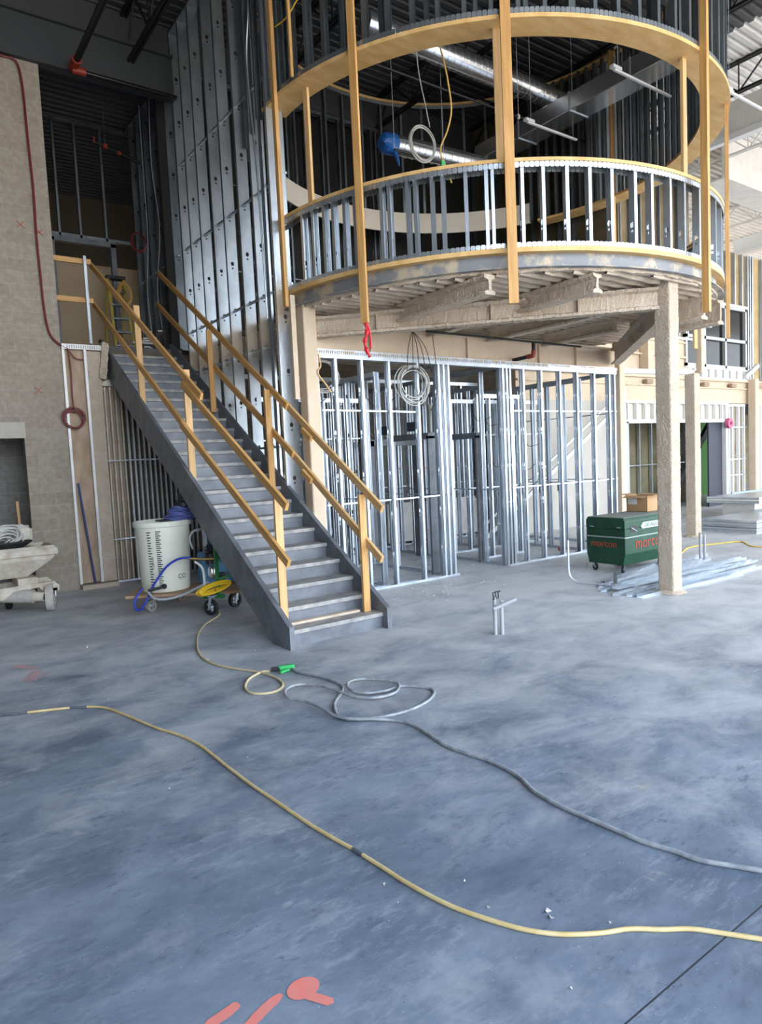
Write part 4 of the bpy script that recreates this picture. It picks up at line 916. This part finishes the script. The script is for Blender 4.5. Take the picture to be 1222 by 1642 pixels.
q = MB(); q.add([(JX0+.40,JY0-.006,.70),(JX0+.47,JY0-.006,.76),(JX0+.47,JY0-.006,.64)],[(0,1,2)])
q.box(JX0+.46,JX0+.88,JY0-.007,JY0-.004,.66,.755); q.build('logo_decal', lt, jb)
def text(body, name, m, parent, loc, rot, size, ext=.001):
    cu = bpy.data.curves.new(name,'FONT'); cu.body = body; cu.size = size; cu.extrude = ext; o = bpy.data.objects.new('t', cu); COL.objects.link(o)
    dg = bpy.context.evaluated_depsgraph_get(); me = bpy.data.meshes.new_from_object(o.evaluated_get(dg)); bpy.data.objects.remove(o)
    me.materials.clear(); me.materials.append(m); n = bpy.data.objects.new(name, me); COL.objects.link(n); n.parent = parent
    n.location = Vector(loc) - (wpos(parent) if parent else Vector((0,0,0))); n.rotation_euler = rot; return n
rot_f = (PI/2,0,0); rot_s = (PI/2,0,-PI/2)
text('GREENLEE','logo_lettering', green, jb, (JX0+.49,JY0-.0085,.682), rot_f, .075)
spray = mat('red_spray_paint',(.50,.06,.03),.8,col2=(.30,.05,.03),vscale=15)
text('morcon','spray_lettering', spray, jb, (JX0+.25,JY0-.004,.37), rot_f, .24)
text('morcon','spray_lettering', spray, jb, (JX0-.004,JY1-.08,.40), rot_s, .15)
def caster(x, y, r, parent, ang=0, m=rubber, hub=galv, w=.03, zt=.13, solid=False):
    a = Vector((math.cos(rad(ang)),math.sin(rad(ang)),0)); n = Vector((-a.y,a.x,0))
    t = bpy.data.objects.new('caster', None); COL.objects.link(t); t.parent = parent; t.location = Vector((x,y,0))-wpos(parent)
    # wheel is a mesh part
    bpy.data.objects.remove(t)
    q = MB(); c = Vector((x,y,r)); k = 24
    for (r0,r1,ww) in ((r*.62,r,w),):
        P = []
        for i in range(k):
            th = 2*PI*i/k; rv = a*math.cos(th)+Vector((0,0,1))*math.sin(th)
            P += [c+rv*r0-n*ww/2, c+rv*(r1*.96)-n*ww/2, c+rv*r1, c+rv*(r1*.96)+n*ww/2, c+rv*r0+n*ww/2]
        fs = []
        for i in range(k):
            j = (i+1)%k
            for s in range(5): fs.append((i*5+s,i*5+(s+1)%5,j*5+(s+1)%5,j*5+s))
        q.add(P, fs)
    wh = q.build('caster_wheel', m, parent, smooth=True)
    q = MB(); q.tube([c-n*w*.55,c+n*w*.55],r*.22,12)
    for i in range(5): th = 2*PI*i/5; rv = a*math.cos(th)+Vector((0,0,1))*math.sin(th); q.bar(c+rv*r*.1, c+rv*r*.66, w*.5, r*.16, upv=tuple(n))
    hb = q.build('hub', hub, wh)
    q = MB(); top = Vector((x,y,zt)) + a*r*.25
    for s in (-1,1): q.bar(c+n*s*w*.75, Vector((top.x,top.y,zt))+n*s*w*.75, r*.35, .006, upv=tuple(n))
    q.bar(top+n*w, top-n*w, r*.7, .012); q.build('fork', galv, wh)
caster(JX0+.08,JY0+.1,.058,jb,20); caster(JX0+.08,JY1-.1,.058,jb,70); caster(JX0+.62,JY1-.15,.058,jb,0); caster(JX1-.12,JY0+.12,.058,jb,10)
# cardboard box
cbx = T('cardboard_box', 'open brown cardboard box standing on the green job box', 'box', (10.1,6.75,JT))
x0,x1,y0,y1,z0,z1 = 9.92,10.22,6.42,6.80,JT+.006,JT+.27
q = MB(); t_ = .006; q.box(x0,x1,y0,y0+t_,z0,z1); q.box(x0,x1,y1-t_,y1,z0,z1); q.box(x0,x0+t_,y0,y1,z0,z1); q.box(x1-t_,x1,y0,y1,z0,z1); q.box(x0,x1,y0,y1,z0,z0+t_); q.build('carton', card, cbx)
q = MB(); q.bar((x0+.003,(y0+y1)/2,z1),(x0-.12,(y0+y1)/2,z1-.03),y1-y0,.005); q.build('flap', card, cbx); q = MB(); q.bar((x1-.003,(y0+y1)/2,z1),(x1+.13,(y0+y1)/2,z1+.01),y1-y0,.005); q.build('flap', card, cbx)
q = MB(); q.bar(((x0+x1)/2,y0+.003,z1),((x0+x1)/2,y0-.12,z1+.012),x1-x0,.005); q.build('flap', card, cbx); q = MB(); q.bar(((x0+x1)/2,y1-.003,z1),((x0+x1)/2,y1+.12,z1+.02),x1-x0,.005); q.build('flap', card, cbx)
MB().box(x0-.002,x0,y1-.20,y1-.03,z0+.12,z1-.03).build('shipping_label', white, cbx)
q = MB()
for k in range(4): q.tube(smoothpts([(10.35,6.6+.03*k,JT+.03+.02*k),(10.5,6.55,JT+.05+.02*k),(10.62,6.7,JT+.03+.02*k),(10.9,6.6,JT+.04)]),.012,6)
tag(MB().box(10.28,10.13,6.5,6.8,JT+.006,JT+.02).build('dark_sheet', purp), 'dark flat scrap lying behind the cardboard box', 'scrap')

# ================================================================ TANK CART
ct = T('platform_cart', 'wooden platform cart with green handle frame and black casters under the stair', 'cart', (3.2,9.0,0))
CAx = Vector((.92,-.40,0)).normalized(); 
plat = lumber('deck_board', (2.62,9.45,.265), (3.86,8.62,.265), .80, .035, mat('worn_plywood',(.34,.21,.12),.8,col2=(.46,.31,.19),vscale=4,stretch=(.6,6,6)), ct)
caster(2.76,9.24,.085,ct,30,m=mat('caked_caster',(.30,.28,.26),.9),w=.045,zt=.25); caster(3.31,9.62,.085,ct,30,m=mat('caked_caster_brown',(.22,.17,.14),.9),w=.045,zt=.25)
caster(3.27,8.40,.105,ct,-60,w=.05,zt=.25); caster(3.70,8.62,.105,ct,20,w=.05,zt=.25)
gm = mat('green_enamel',(.01,.16,.04),.4)
q = MB(); q.bar((3.38,8.40,.22),(3.38,8.40,1.02),.045,.045); q.bar((3.38,8.40,.70),(3.86,8.80,.70),.03,.04); q.bar((3.38,8.40,.45),(3.86,8.80,.45),.03,.04); q.bar((3.22,8.52,.235),(3.44,8.33,.235),.05,.05); q.bar((3.86,8.80,.25),(3.86,8.80,1.02),.045,.045); q.bar((3.38,8.40,1.0),(3.86,8.80,1.0),.04,.04)
q.build('green_handle_frame', gm, ct, bevel=.003)
tk = T('mixing_tank', 'cream plastic water tank with black measure marks on the cart', 'tank', (3.0,9.2,.285))
prof = [(.0,.29),(.305,.29),(.315,.32),(.352,1.14),(.352,1.15),(.375,1.155),(.38,1.17),(.38,1.215),(.37,1.225),(.35,1.225),(.34,1.15),(.30,.33),(0,.33)]
tbody = MB().lathe(prof,(2.98,9.22,0),48).build('tank_body', tankm, tk, smooth=True)
va = math.atan2(-9.22,-2.98)
def onr(ang, z): r = .317+(.352-.317)*(z-.32)/.82+.0035; return Vector((2.98+r*math.cos(ang),9.22+r*math.sin(ang),z))
for (off, nm, n_, L_) in ((-.62,'measure_marks',22,.055),(-.28,'measure_marks',28,.065)):
    q = MB()
    for k in range(n_):
        z = .36+.76*k/n_; a0 = va+off; a1 = a0+(L_/.34)*(1 if k%2 else .75); A,Bq = onr(a0,z),onr(a1,z); h_ = .013
        q.add([A,Bq,Bq+Vector((0,0,h_)),A+Vector((0,0,h_))],[(0,1,2,3)])
    merge(tbody, q.build(nm, black, tk))
def curved_text(body, a0, z, size, nm, vert=False):
    cu = bpy.data.curves.new(nm,'FONT'); cu.body = body; cu.size = size; o = bpy.data.objects.new('t', cu); COL.objects.link(o)
    dg = bpy.context.evaluated_depsgraph_get(); me = bpy.data.meshes.new_from_object(o.evaluated_get(dg)); bpy.data.objects.remove(o)
    for v in me.vertices:
        x, y = (v.co.x, v.co.y) if not vert else (-v.co.y, v.co.x)
        p = onr(a0 + x/.335, z+y); v.co = p - wpos(tk)
    me.materials.clear(); me.materials.append(black); n = bpy.data.objects.new(nm, me); COL.objects.link(n); n.parent = tk
curved_text('CO', va+.50, .455, .085, 'tank_lettering'); curved_text('Gallons', va-.42, .62, .05, 'gallon_lettering', True)
q = MB(); q.lathe([(0,0),(.035,0),(.035,.03),(0,.03)],(2.84,8.87,.38),14,'y'); q.tube([(2.84,8.9,.38),(2.80,8.84,.38)],.02,10); q.build('drain_valve', black, tk)
# cord bundle and mixer head on the tank
bt = T('blue_cord_bundle', 'coiled blue cord heaped on the rim of the cream tank', 'cord', (3.2,9.1,1.23))
q = MB()
for k in range(12):
    rr = .22-.010*k+random.uniform(-.015,.015); z = 1.235+.014*k; P = [(3.20+rr*math.cos(a*PI/12)+random.uniform(-.005,.005), 9.12+rr*.8*math.sin(a*PI/12), z+.015*math.sin(a*PI/5+k)) for a in range(24)]
    q.tube(P,.0105,6,closed=True)
q.build('cord_loops', mat('blue_violet_cord',(.10,.13,.38),.5), bt, smooth=True)
MB().box(2.90,3.5,9.0,9.25,1.215,1.235).build('support_board', black, bt)
mh = T('drill_mixer', 'black drill mixer with pale collar on top of the blue cord', 'mixer', (3.28,9.15,1.4))
MB().lathe([(0,0),(.11,0),(.11,.05),(.07,.08),(.07,.14),(0,.14)],(3.26,9.12,1.40),18).build('motor_base', black, mh, smooth=True)
MB().lathe([(0,0),(.04,0),(.04,.06),(0,.06)],(3.30,9.14,1.54),14).build('pale_collar', white, mh); MB().box(3.20,3.26,9.08,9.14,1.5,1.68).build('handle_grip', black, mh, bevel=.01)
# pump
pm = T('spray_pump', 'blue and black spray pump with steel filter bowl and hoses on the cart', 'pump', (3.55,8.75,.3))
MB().box(3.50,3.72,8.78,9.0,.62,1.0).build('blue_housing', mat('navy_enamel',(.02,.07,.20),.4), pm, bevel=.02)
MB().box(3.40,3.95,8.9,9.15,.30,.75).build('blue_drum', mat('pale_blue_plastic',(.10,.28,.50),.5), pm, bevel=.03)
q = MB()
for k in range(5): q.lathe([(.06,0),(.10,.0),(.10,.012),(.06,.012)],(3.45,8.70,.70+.035*k),16)
q.lathe([(.0,0),(.07,0),(.07,.2),(0,.2)],(3.45,8.70,.68),16); q.build('motor_fins', mat('dark_steel',(.04,.045,.05),.3,.7), pm)
MB().lathe([(0,0),(.035,.01),(.05,.04),(.05,.12),(.03,.15),(0,.15)],(3.36,8.52,.46),18).build('filter_bowl', spiral, pm, smooth=True)
MB().tube([(3.10,8.62,.74),(3.28,8.52,.72),(3.40,8.45,.72)],.018,10).build('brass_fitting', brass, pm, smooth=True)
q = MB(); q.lathe([(0,0),(.06,0),(.06,.14),(0,.14)],(3.36,8.56,.64),14); q.lathe([(0,0),(.07,0),(.07,.10),(0,.10)],(3.50,8.60,.40),14); q.build('pump_body', black, pm, smooth=True)
MB().tube(smoothpts([(3.15,8.55,.70),(3.23,8.5,.60),(3.24,8.5,.36)]),.016,10).build('white_standpipe', white, pm, smooth=True)
MB().tube(smoothpts([(3.14,8.6,.74),(3.0,8.66,.75),(2.86,8.76,.66),(2.74,8.82,.5),(2.66,8.86,.36),(2.60,8.86,.24),(2.52,8.9,.12),(2.47,8.95,.14),(2.50,9.0,.26),(2.60,9.0,.38)]),.015,10).build('blue_hose', mat('blue_hose',(.02,.05,.42),.4), pm, smooth=True)
MB().tube(smoothpts([(2.62,8.84,.34),(2.66,8.74,.27),(2.8,8.66,.25),(3.0,8.6,.29),(3.15,8.52,.36),(3.3,8.5,.42)]),.017,10).build('grey_hose', pvc, pm, smooth=True)
MB().tube(smoothpts([(3.16,8.62,.86),(3.13,8.62,1.0),(3.2,8.64,1.09),(3.32,8.64,1.10),(3.42,8.64,1.04),(3.46,8.64,.9)]),.013,8).build('clear_hose', pvc, pm, smooth=True)
MB().tube([(2.84,8.86,.38),(2.62,8.84,.36)],.02,8).build('manifold', mat('dark_steel_2',(.05,.05,.05),.4,.6), pm)
yb = T('yellow_cord_bundle', 'tied bundle of bright yellow cord lying on the cart edge', 'cord', (3.3,8.5,.33))
q = MB()
for k in range(18):
    c = Vector((3.30,8.33,.36)); ax = Vector((.88,.22,.10)).normalized(); sd_ = Vector((-.25,.86,0)).normalized(); rr = .030+.0022*k; off = .035*math.sin(k*1.9)
    P = []
    for a in range(28):
        th = 2*PI*a/28; P.append(c+ax*((.20+.003*k)*math.cos(th))+sd_*(off)+Vector((0,0,1))*(rr*math.sin(th)+.010*math.sin(k*1.7)))
    q.tube(P,.0095,6,closed=True)
q.build('cord_loops', yel, yb, smooth=True); 
q = MB().tube([(3.30+.035*0,8.35+.06*math.cos(a*PI/8),.345+.07*math.sin(a*PI/8)) for a in range(16)],.008,6,closed=True); q.build('tie', brass, yb)

# ================================================================ MIXER (left edge)
mx = T('plaster_mixer', 'cement-caked white hopper pump on wheels at the left edge by the block wall', 'mixer', (1.3,10.6,0))
q = MB()
def hop(z, x0, x1, y0, y1): return [(x0,y0,z),(x1,y0,z),(x1,y1,z),(x0,y1,z)]
rings = [hop(.50,.6,1.50,10.62,10.9),hop(.74,.45,1.82,10.46,11.1),hop(.80,.45,1.84,10.45,11.12),hop(.80,.41,1.88,10.41,11.16),hop(.87,.41,1.88,10.41,11.16),hop(.93,.47,1.83,10.47,11.10),hop(.90,.49,1.80,10.49,11.08),hop(.60,.6,1.5,10.62,10.9)]
vs = [v for r_ in rings for v in r_]; fs = [(i*4+k,i*4+(k+1)%4,i*4+4+(k+1)%4,i*4+4+k) for i in range(len(rings)-1) for k in range(4)]+[(0,1,2,3),(28,29,30,31)]
q.add(vs,fs); q.build('hopper', dirtyw, mx, bevel=.008)
q = MB(); q.prism([(.5,.38),(1.62,.42),(1.80,.42),(1.86,.36),(1.86,.28),(1.66,.28),(1.60,.36),(1.40,.33),(1.28,.34),(1.16,.24),(1.0,.24),(.5,.24)],10.42,10.47,'y'); q.prism([(.5,.38),(1.62,.42),(1.80,.42),(1.86,.36),(1.86,.28),(1.66,.28),(1.60,.36),(1.28,.34),(1.16,.24),(.5,.24)],10.95,11.0,'y'); q.box(1.70,1.84,10.42,11.0,.28,.33); q.box(1.35,1.6,10.45,11.0,.40,.50)
q.build('chassis', dirtyw, mx, bevel=.005)
MB().tube([(1.05,10.62,.30),(1.52,10.38,.25)],.095,20).build('pump_barrel', mat('caked_grey_steel',(.34,.32,.29),.8,col2=(.46,.43,.38),vscale=8,bump=.3,bscale=40), mx, smooth=True)
MB().tube([(1.50,10.39,.25),(1.60,10.34,.24),(1.64,10.32,.235)],[.075,.06,.065],18).build('outlet_nozzle', dirtyw, mx, smooth=True); MB().tube([(1.638,10.321,.235),(1.645,10.318,.235)],.045,16).build('outlet_bore', black, mx)
cast_m = mat('caked_wheel',(.38,.35,.31),.95,col2=(.50,.46,.41),vscale=12)
caster(1.74,10.46,.20,mx,75,m=cast_m,hub=cast_m,w=.10,zt=.38); caster(1.30,11.1,.14,mx,75,m=rubber,hub=cast_m,w=.07,zt=.38)
MB().prism([(10.95,.9),(10.95,1.16),(11.0,1.2),(11.05,1.16),(11.05,.9)],1.35,1.62,'x').build('guard_plate', dirtyw, mx)
q = MB(); q.box(1.18,1.66,10.98,11.0,.9,1.15); q.prism([(1.30,.9),(1.66,.9),(1.64,1.12),(1.54,1.22),(1.42,1.22)],10.96,11.0,'y'); q.build('hopper_back_plate', mat('caked_plate',(.42,.40,.36),.9), mx)
hc = T('hose_pile', 'tangle of grey cable and black hose heaped in the hopper', 'hose', (1.2,10.8,.9))
q = MB()
for k in range(16):
    rr = .20+random.uniform(-.06,.05); cxx = 1.25+random.uniform(-.05,.05); P = [(cxx+rr*math.cos(a*PI/12),10.72+.35*rr*math.sin(a*PI/12)+.01*k,1.02+random.uniform(-.004,.004)+rr*.62*math.sin(a*PI/12+.4)+.05*math.sin(k)) for a in range(24)]
    q.tube(P,.011,6,closed=True)
q.build('grey_cable', greyc, hc, smooth=True)
q = MB()
for k in range(6):
    rr = .30+.02*k; P = [(1.2+rr*math.cos(a*PI/12),10.72+.4*rr*math.sin(a*PI/12),.93+.012*k) for a in range(24)]; q.tube(P,.017,8,closed=True)
q.build('black_hose', black, hc, smooth=True)

# ================================================================ RIGHT BACKGROUND
BY = 11.0
def W_(n, x0,x1,z0,z1,m,y0=BY,y1=BY+.15): return struct(MB().box(x0,x1,y0,y1,z0,z1).build(n,m))
W_('wall_right', 11.9,24.5,3.15,3.86,foamd); 
q = MB(); q.box(11.9,16.0,BY,BY+.15,0,3.15); struct(q.build('wall_right', mat('bright_block_wall',(.46,.43,.38),.9,col2=(.5,.47,.42),vscale=2)))
W_('wall_right', 11.9,19.0,3.86,4.95,foamd,BY+.02)
t = T('spandrel_beam', 'beige coated spandrel beam ledge along the bright right-hand wall', 'beam', (18,BY,3.8))
q = MB(); q.box(11.9,24.5,BY-.10,BY,3.80,3.86); q.box(11.9,24.5,BY-.06,BY,3.58,3.62); q.box(11.9,19.0,BY-.08,BY,4.40,4.45); q.box(11.9,19,BY-.05,BY,4.82,4.86); q.build('ledge', foamd, t)
for x in (16.9,18.2): MB().box(x-.12,x+.12,BY-.25,BY,3.95,4.75).build('bracket_stub', foamd, t)
q = MB()
for x in (17.0,19.9,21.5,23.2): q.box(x-.14,x+.14,BY-.16,BY-.05,3.62,3.74)
q.build('clip_angle', mat('rusty_beige',(.34,.24,.16),.9), t)
# sheathing with studs above
shm = mat('osb_tan_sheathing',(.42,.30,.15),.9,col2=(.5,.38,.2),vscale=3)
W_('wall_right', 14.0,19.4,4.95,9.6,mat('olive_sheathing',(.20,.15,.08),.9,col2=(.28,.21,.12),vscale=3),BY+.06,BY+.12)
W_('wall_right', 19.4,22.6,6.15,7.8,shm,BY+.06,BY+.12); W_('wall_right', 22.7,30,3.9,7.8,shm,BY+.06,BY+.12)
us2 = T('stud_wall', 'bright stud wall with tan sheathing behind, high on the right', 'stud wall', (20,BY,6.1))
for x in [14.2+.45*k for k in range(12)]: stud(us2, x, BY, 4.97, 9.5, 90, galvw, fl=.05)
for x in [19.6+.45*k for k in range(7)]: stud(us2, x, BY, 6.17, 7.8, 90, galv, fl=.05)
for x in (22.66,22.8,22.95,23.6,24.2): stud(us2, x, BY, 3.9, 7.8, 90, galv, fl=.06)
MB().box(14,19.4,BY-.06,BY+.05,4.93,4.99).build('track', galv, us2); MB().box(19.0,22.6,BY-.06,BY+.05,6.10,6.18).build('track', galv, us2)
wn_ = struct(MB().box(19.0,22.6,BY+.05,BY+.07,4.24,6.10).build('window_1', darkgl))
fr = mat('window_frame_grey',(.42,.42,.42),.5,.2); q = MB()
for x in (19.0,20.0,21.2,22.45): q.box(x,x+.09,BY-.04,BY+.05,4.2,6.12)
for z in (4.2,5.03,6.02): q.box(19.0,22.55,BY-.04,BY+.05,z,z+.09)
q.build('window_frame', fr, wn_)
sw2 = T('sill_framing', 'short white cripple studs framed under the window on the right', 'framing', (21,BY,4.05))
for x in [19.4+.42*k for k in range(8)]: MB().box(x,x+.05,BY-.06,BY+.02,3.88,4.14).build('cripple_stud', white, sw2)
MB().box(19.0,22.6,BY-.07,BY+.02,4.14,4.20).build('sill_track', white, sw2); MB().box(19.0,22.6,BY-.07,BY+.02,3.86,3.90).build('sill_track', white, sw2)
tag(MB().bar((22.2,BY-.15,3.95),(22.9,BY-.2,4.35),.10,.12).build('white_sack', white), 'crumpled white wrap at the right end of the window sill', 'wrap')
# doorway header framing
hd = T('header_framing', 'row of white cripple studs over the wide dark opening at right', 'framing', (18.5,BY,2.9))
for k in range(13): x = 16.1+.405*k; MB().box(x,x+.045,BY-.06,BY+.03,2.64,3.12).build('cripple_stud', white, hd)
MB().box(16.0,21.3,BY-.07,BY+.03,3.10,3.17).build('header_track', white, hd); MB().box(16.0,21.3,BY-.07,BY+.03,2.56,2.66).build('header_track', white, hd)
MB().box(16.05,21.25,BY+.05,BY+.08,2.6,3.15).build('backing_board', gyps, hd)
fj = T('opening_jambs', 'pale jamb studs on both sides of the wide dark opening', 'framing', (16,BY,0))
MB().box(16.0,16.12,BY-.07,BY+.1,0,2.6).build('jamb', lightgrey, fj); MB().box(21.15,21.28,BY-.07,BY+.1,0,3.1).build('jamb', white, fj)
# room behind
struct(MB().box(16.0,16.1,BY+.1,16,0,3.1).build('wall_room', darkb)); struct(MB().box(12,36,16,16.1,0,3.4).build('wall_room', darkb)); struct(MB().box(12,36,BY+.15,16,3.2,3.3).build('ceiling_room', mat('dark_ceiling',(.03,.03,.03),.9)))
rs = T('dark_stud_wall', 'studs over olive boards inside the wide dark opening', 'stud wall', (17.3,12.6,0))
MB().box(18.2,21.9,12.75,12.8,0,3.1).build('olive_board', darkb, rs)
for x in (18.5,19.15,19.8,20.5,21.2,21.8): MB().box(x,x+.05,12.62,12.72,0,3.1).build('stud', galv, rs)
MB().bar((18.2,12.60,1.35),(21.9,12.60,1.35),.03,.03).build('bridging_channel', galv, rs)
MB().box(24.3,27.6,13.9,14.0,0,3.1).build('green_wall_panel', greenw, rs)
for x in (24.6,26.2,26.9): MB().box(x,x+.06,13.7,13.8,0,2.6).build('stud', galv, rs)
tag(MB().bar((19.55,12.0,.1),(22.9,12.2,2.9),.12,.22).build('stair_stringer', purp), 'dark diagonal stringer crossing inside the wide opening', 'stringer')
tag(MB().box(20.35,21.13,BY+.05,BY+.10,0,2.56).build('violet_panel', purp), 'tall grey-violet panel standing in the right half of the wide opening', 'panel')
tag(MB().lathe([(.06,0),(.16,0),(.16,.10),(.06,.10),(.06,0)],(21.2,BY-.2,2.52),20,'y').build('tape_roll', mat('pink_tape',(.55,.10,.20),.6)), 'pink coil of tape hanging at the top right corner of the wide opening', 'coil')
rp_ = T('stud_bay', 'bright stud bay with pale boards right of the wide opening', 'stud wall', (22,BY,0))
for x in (21.35,21.55,21.95,22.3): MB().box(x,x+.05,BY-.06,BY+.03,0,3.1).build('stud', white, rp_)
MB().box(21.3,22.35,BY-.07,BY+.03,3.05,3.12).build('track', white, rp_); MB().box(21.3,22.4,BY+.06,BY+.10,0,3.1).build('pale_board', mat('tan_white_board',(.5,.46,.40),.9,col2=(.36,.28,.2),vscale=2), rp_)
for z in (.9,1.4,2.4): MB().bar((21.3,BY-.06,z),(22.4,BY-.06,z),.03,.03).build('bridging_channel', galv, rp_)
column(22.62,BY-.2,.24,3.9,'pale beige coated column at the far right of the back wall',m=foamd,base=False)
rp2 = T('stud_bay', 'bright stud bay beyond the far right beige column', 'stud wall', (24,BY,0))
for x in (23.0,23.45,23.9,24.4): MB().box(x,x+.05,BY-.06,BY+.03,0,3.1).build('stud', white, rp2)
MB().box(22.9,25,BY+.06,BY+.10,0,3.15).build('pale_board', gyps, rp2)
# track beam from partition to the second column
tb = T('header_track', 'pale slotted track spanning from the partition end to the second column', 'track', (12.6,8,3.36))
MB().bar((11.75,8.12,3.40),(13.72,7.72,3.39),.10,.09).build('track_body', white, tb)
# upper-right white bulkheads and roof structure
bk = T('white_bulkhead', 'large white bulkhead under the roof at the upper right', 'bulkhead', (15,9,8))
MB().box(14.35,14.5,5.0,12.0,8.0,8.12).build('lower_edge', white, bk)
MB().box(14.40,14.5,5.0,12.0,8.12,8.75).build('side_panel', whited, bk)
bk2 = T('white_bulkhead', 'second smooth white bulkhead farther back at the right edge', 'bulkhead', (19,9,8.5))
MB().box(17.5,26,9.0,9.1,8.48,9.6).build('face_panel', whited, bk2); MB().box(17.5,26,9.1,9.8,8.48,8.53).build('underside', whited, bk2)
bk3 = T('white_edge_beam', 'white sprayed edge beam low under the ceiling at the right edge', 'beam', (22,9,7.8))
MB().box(21.8,22.1,6,11,7.75,8.15).build('beam_section', white, bk3)

# ================================================================ SHEET STACKS, LIFT
def stack(x0,x1,y0,y1,z0,n,th,m,label,name='sheet_stack'):
    t = T(name, label, 'stack', (x0,y0,z0))
    for k in range(n):
        j = random.uniform(-.05,.05); MB().box(x0+j,x1+j*.7,y0+j*.5,y1+j*.5,z0+k*th,z0+(k+1)*th-.006).build('sheet', m if k%2 else galv, t)
    return t
stack(14.55,18.2,6.9,8.1,.0,5,.055,pvc,'low stack of grey boards and studs on the floor right of the second column')
stack(17.0,20.4,8.0,9.3,.42,3,.05,whited,'raised stack of pale boards behind the low stack')
tag(MB().box(17.2,18.8,8.2,9.0,0,.41).build('board_support', whited), 'pale box supporting the raised board stack', 'support')
tag(MB().bar((15.5,7.9,.72+.05),(20.0,7.0,.83),.03,.04).build('grey_blue_bar', mat('grey_blue_steel',(.25,.33,.42),.4,.5)), 'grey-blue bar lying level above the board stacks at the right edge', 'bar')
hose('extension_cord','thin yellow cord running along the floor behind the conduit stubs','cord',[(11.2,6.6),(12.0,6.9),(12.7,6.75),(13.2,6.55),(12.7,6.1),(12.9,5.7),(13.6,5.1)],.010,yel)
lf = T('material_lift', 'dark teal mast of a material lift cut by the right edge', 'lift', (12.9,5.4,0))
MB().box(12.86,12.94,5.28,5.36,.12,1.25).build('mast', mat('dark_teal_steel',(.01,.05,.07),.4,.3), lf); MB().box(12.8,13.3,5.1,5.5,.10,.16).build('base_frame', blacks, lf); caster(12.92,5.3,.08,lf,0)
MB().box(12.8,13.1,5.25,5.4,1.2,1.32).build('mast_head', pvc, lf)

# ================================================================ crumbs of plaster on the floor
q = MB(); random.seed(3)
def crumb(x,y,s):
    vs = [Vector((x,y,s*.3))+Vector((random.uniform(-1,1),random.uniform(-1,1),random.uniform(-.3,.9)))*s for _ in range(6)]
    for v in vs: v.z = max(v.z,.001)
    q.add(vs,[(0,1,2),(0,2,3),(0,3,4),(0,4,1),(5,2,1),(5,3,2),(5,4,3),(5,1,4)])
for k in range(420): crumb(random.gauss(6.2,.7),random.gauss(7.45,.4),random.uniform(.004,.014))
for k in range(160): crumb(random.uniform(.8,9),random.uniform(1.5,10),random.uniform(.003,.009))
for (x,y,s) in ((2.07,1.83,.016),(2.05,1.80,.02),(1.77,1.30,.012),(2.42,6.42,.03),(1.62,7.9,.03),(1.9,2.0,.009),(2.2,1.62,.012),(1.95,2.2,.008)): crumb(x,y,s)
for k in range(240): crumb(random.uniform(4.9,11.5),random.uniform(8.3,9.8),random.uniform(.006,.018))
for k in range(60): crumb(random.gauss(2.0,.3),random.gauss(11.0,.4),random.uniform(.005,.012))
o = q.build('plaster_crumbs', conc_crumb); o['kind'] = 'stuff'; tag(o,'pale plaster crumbs scattered over the concrete floor','debris')
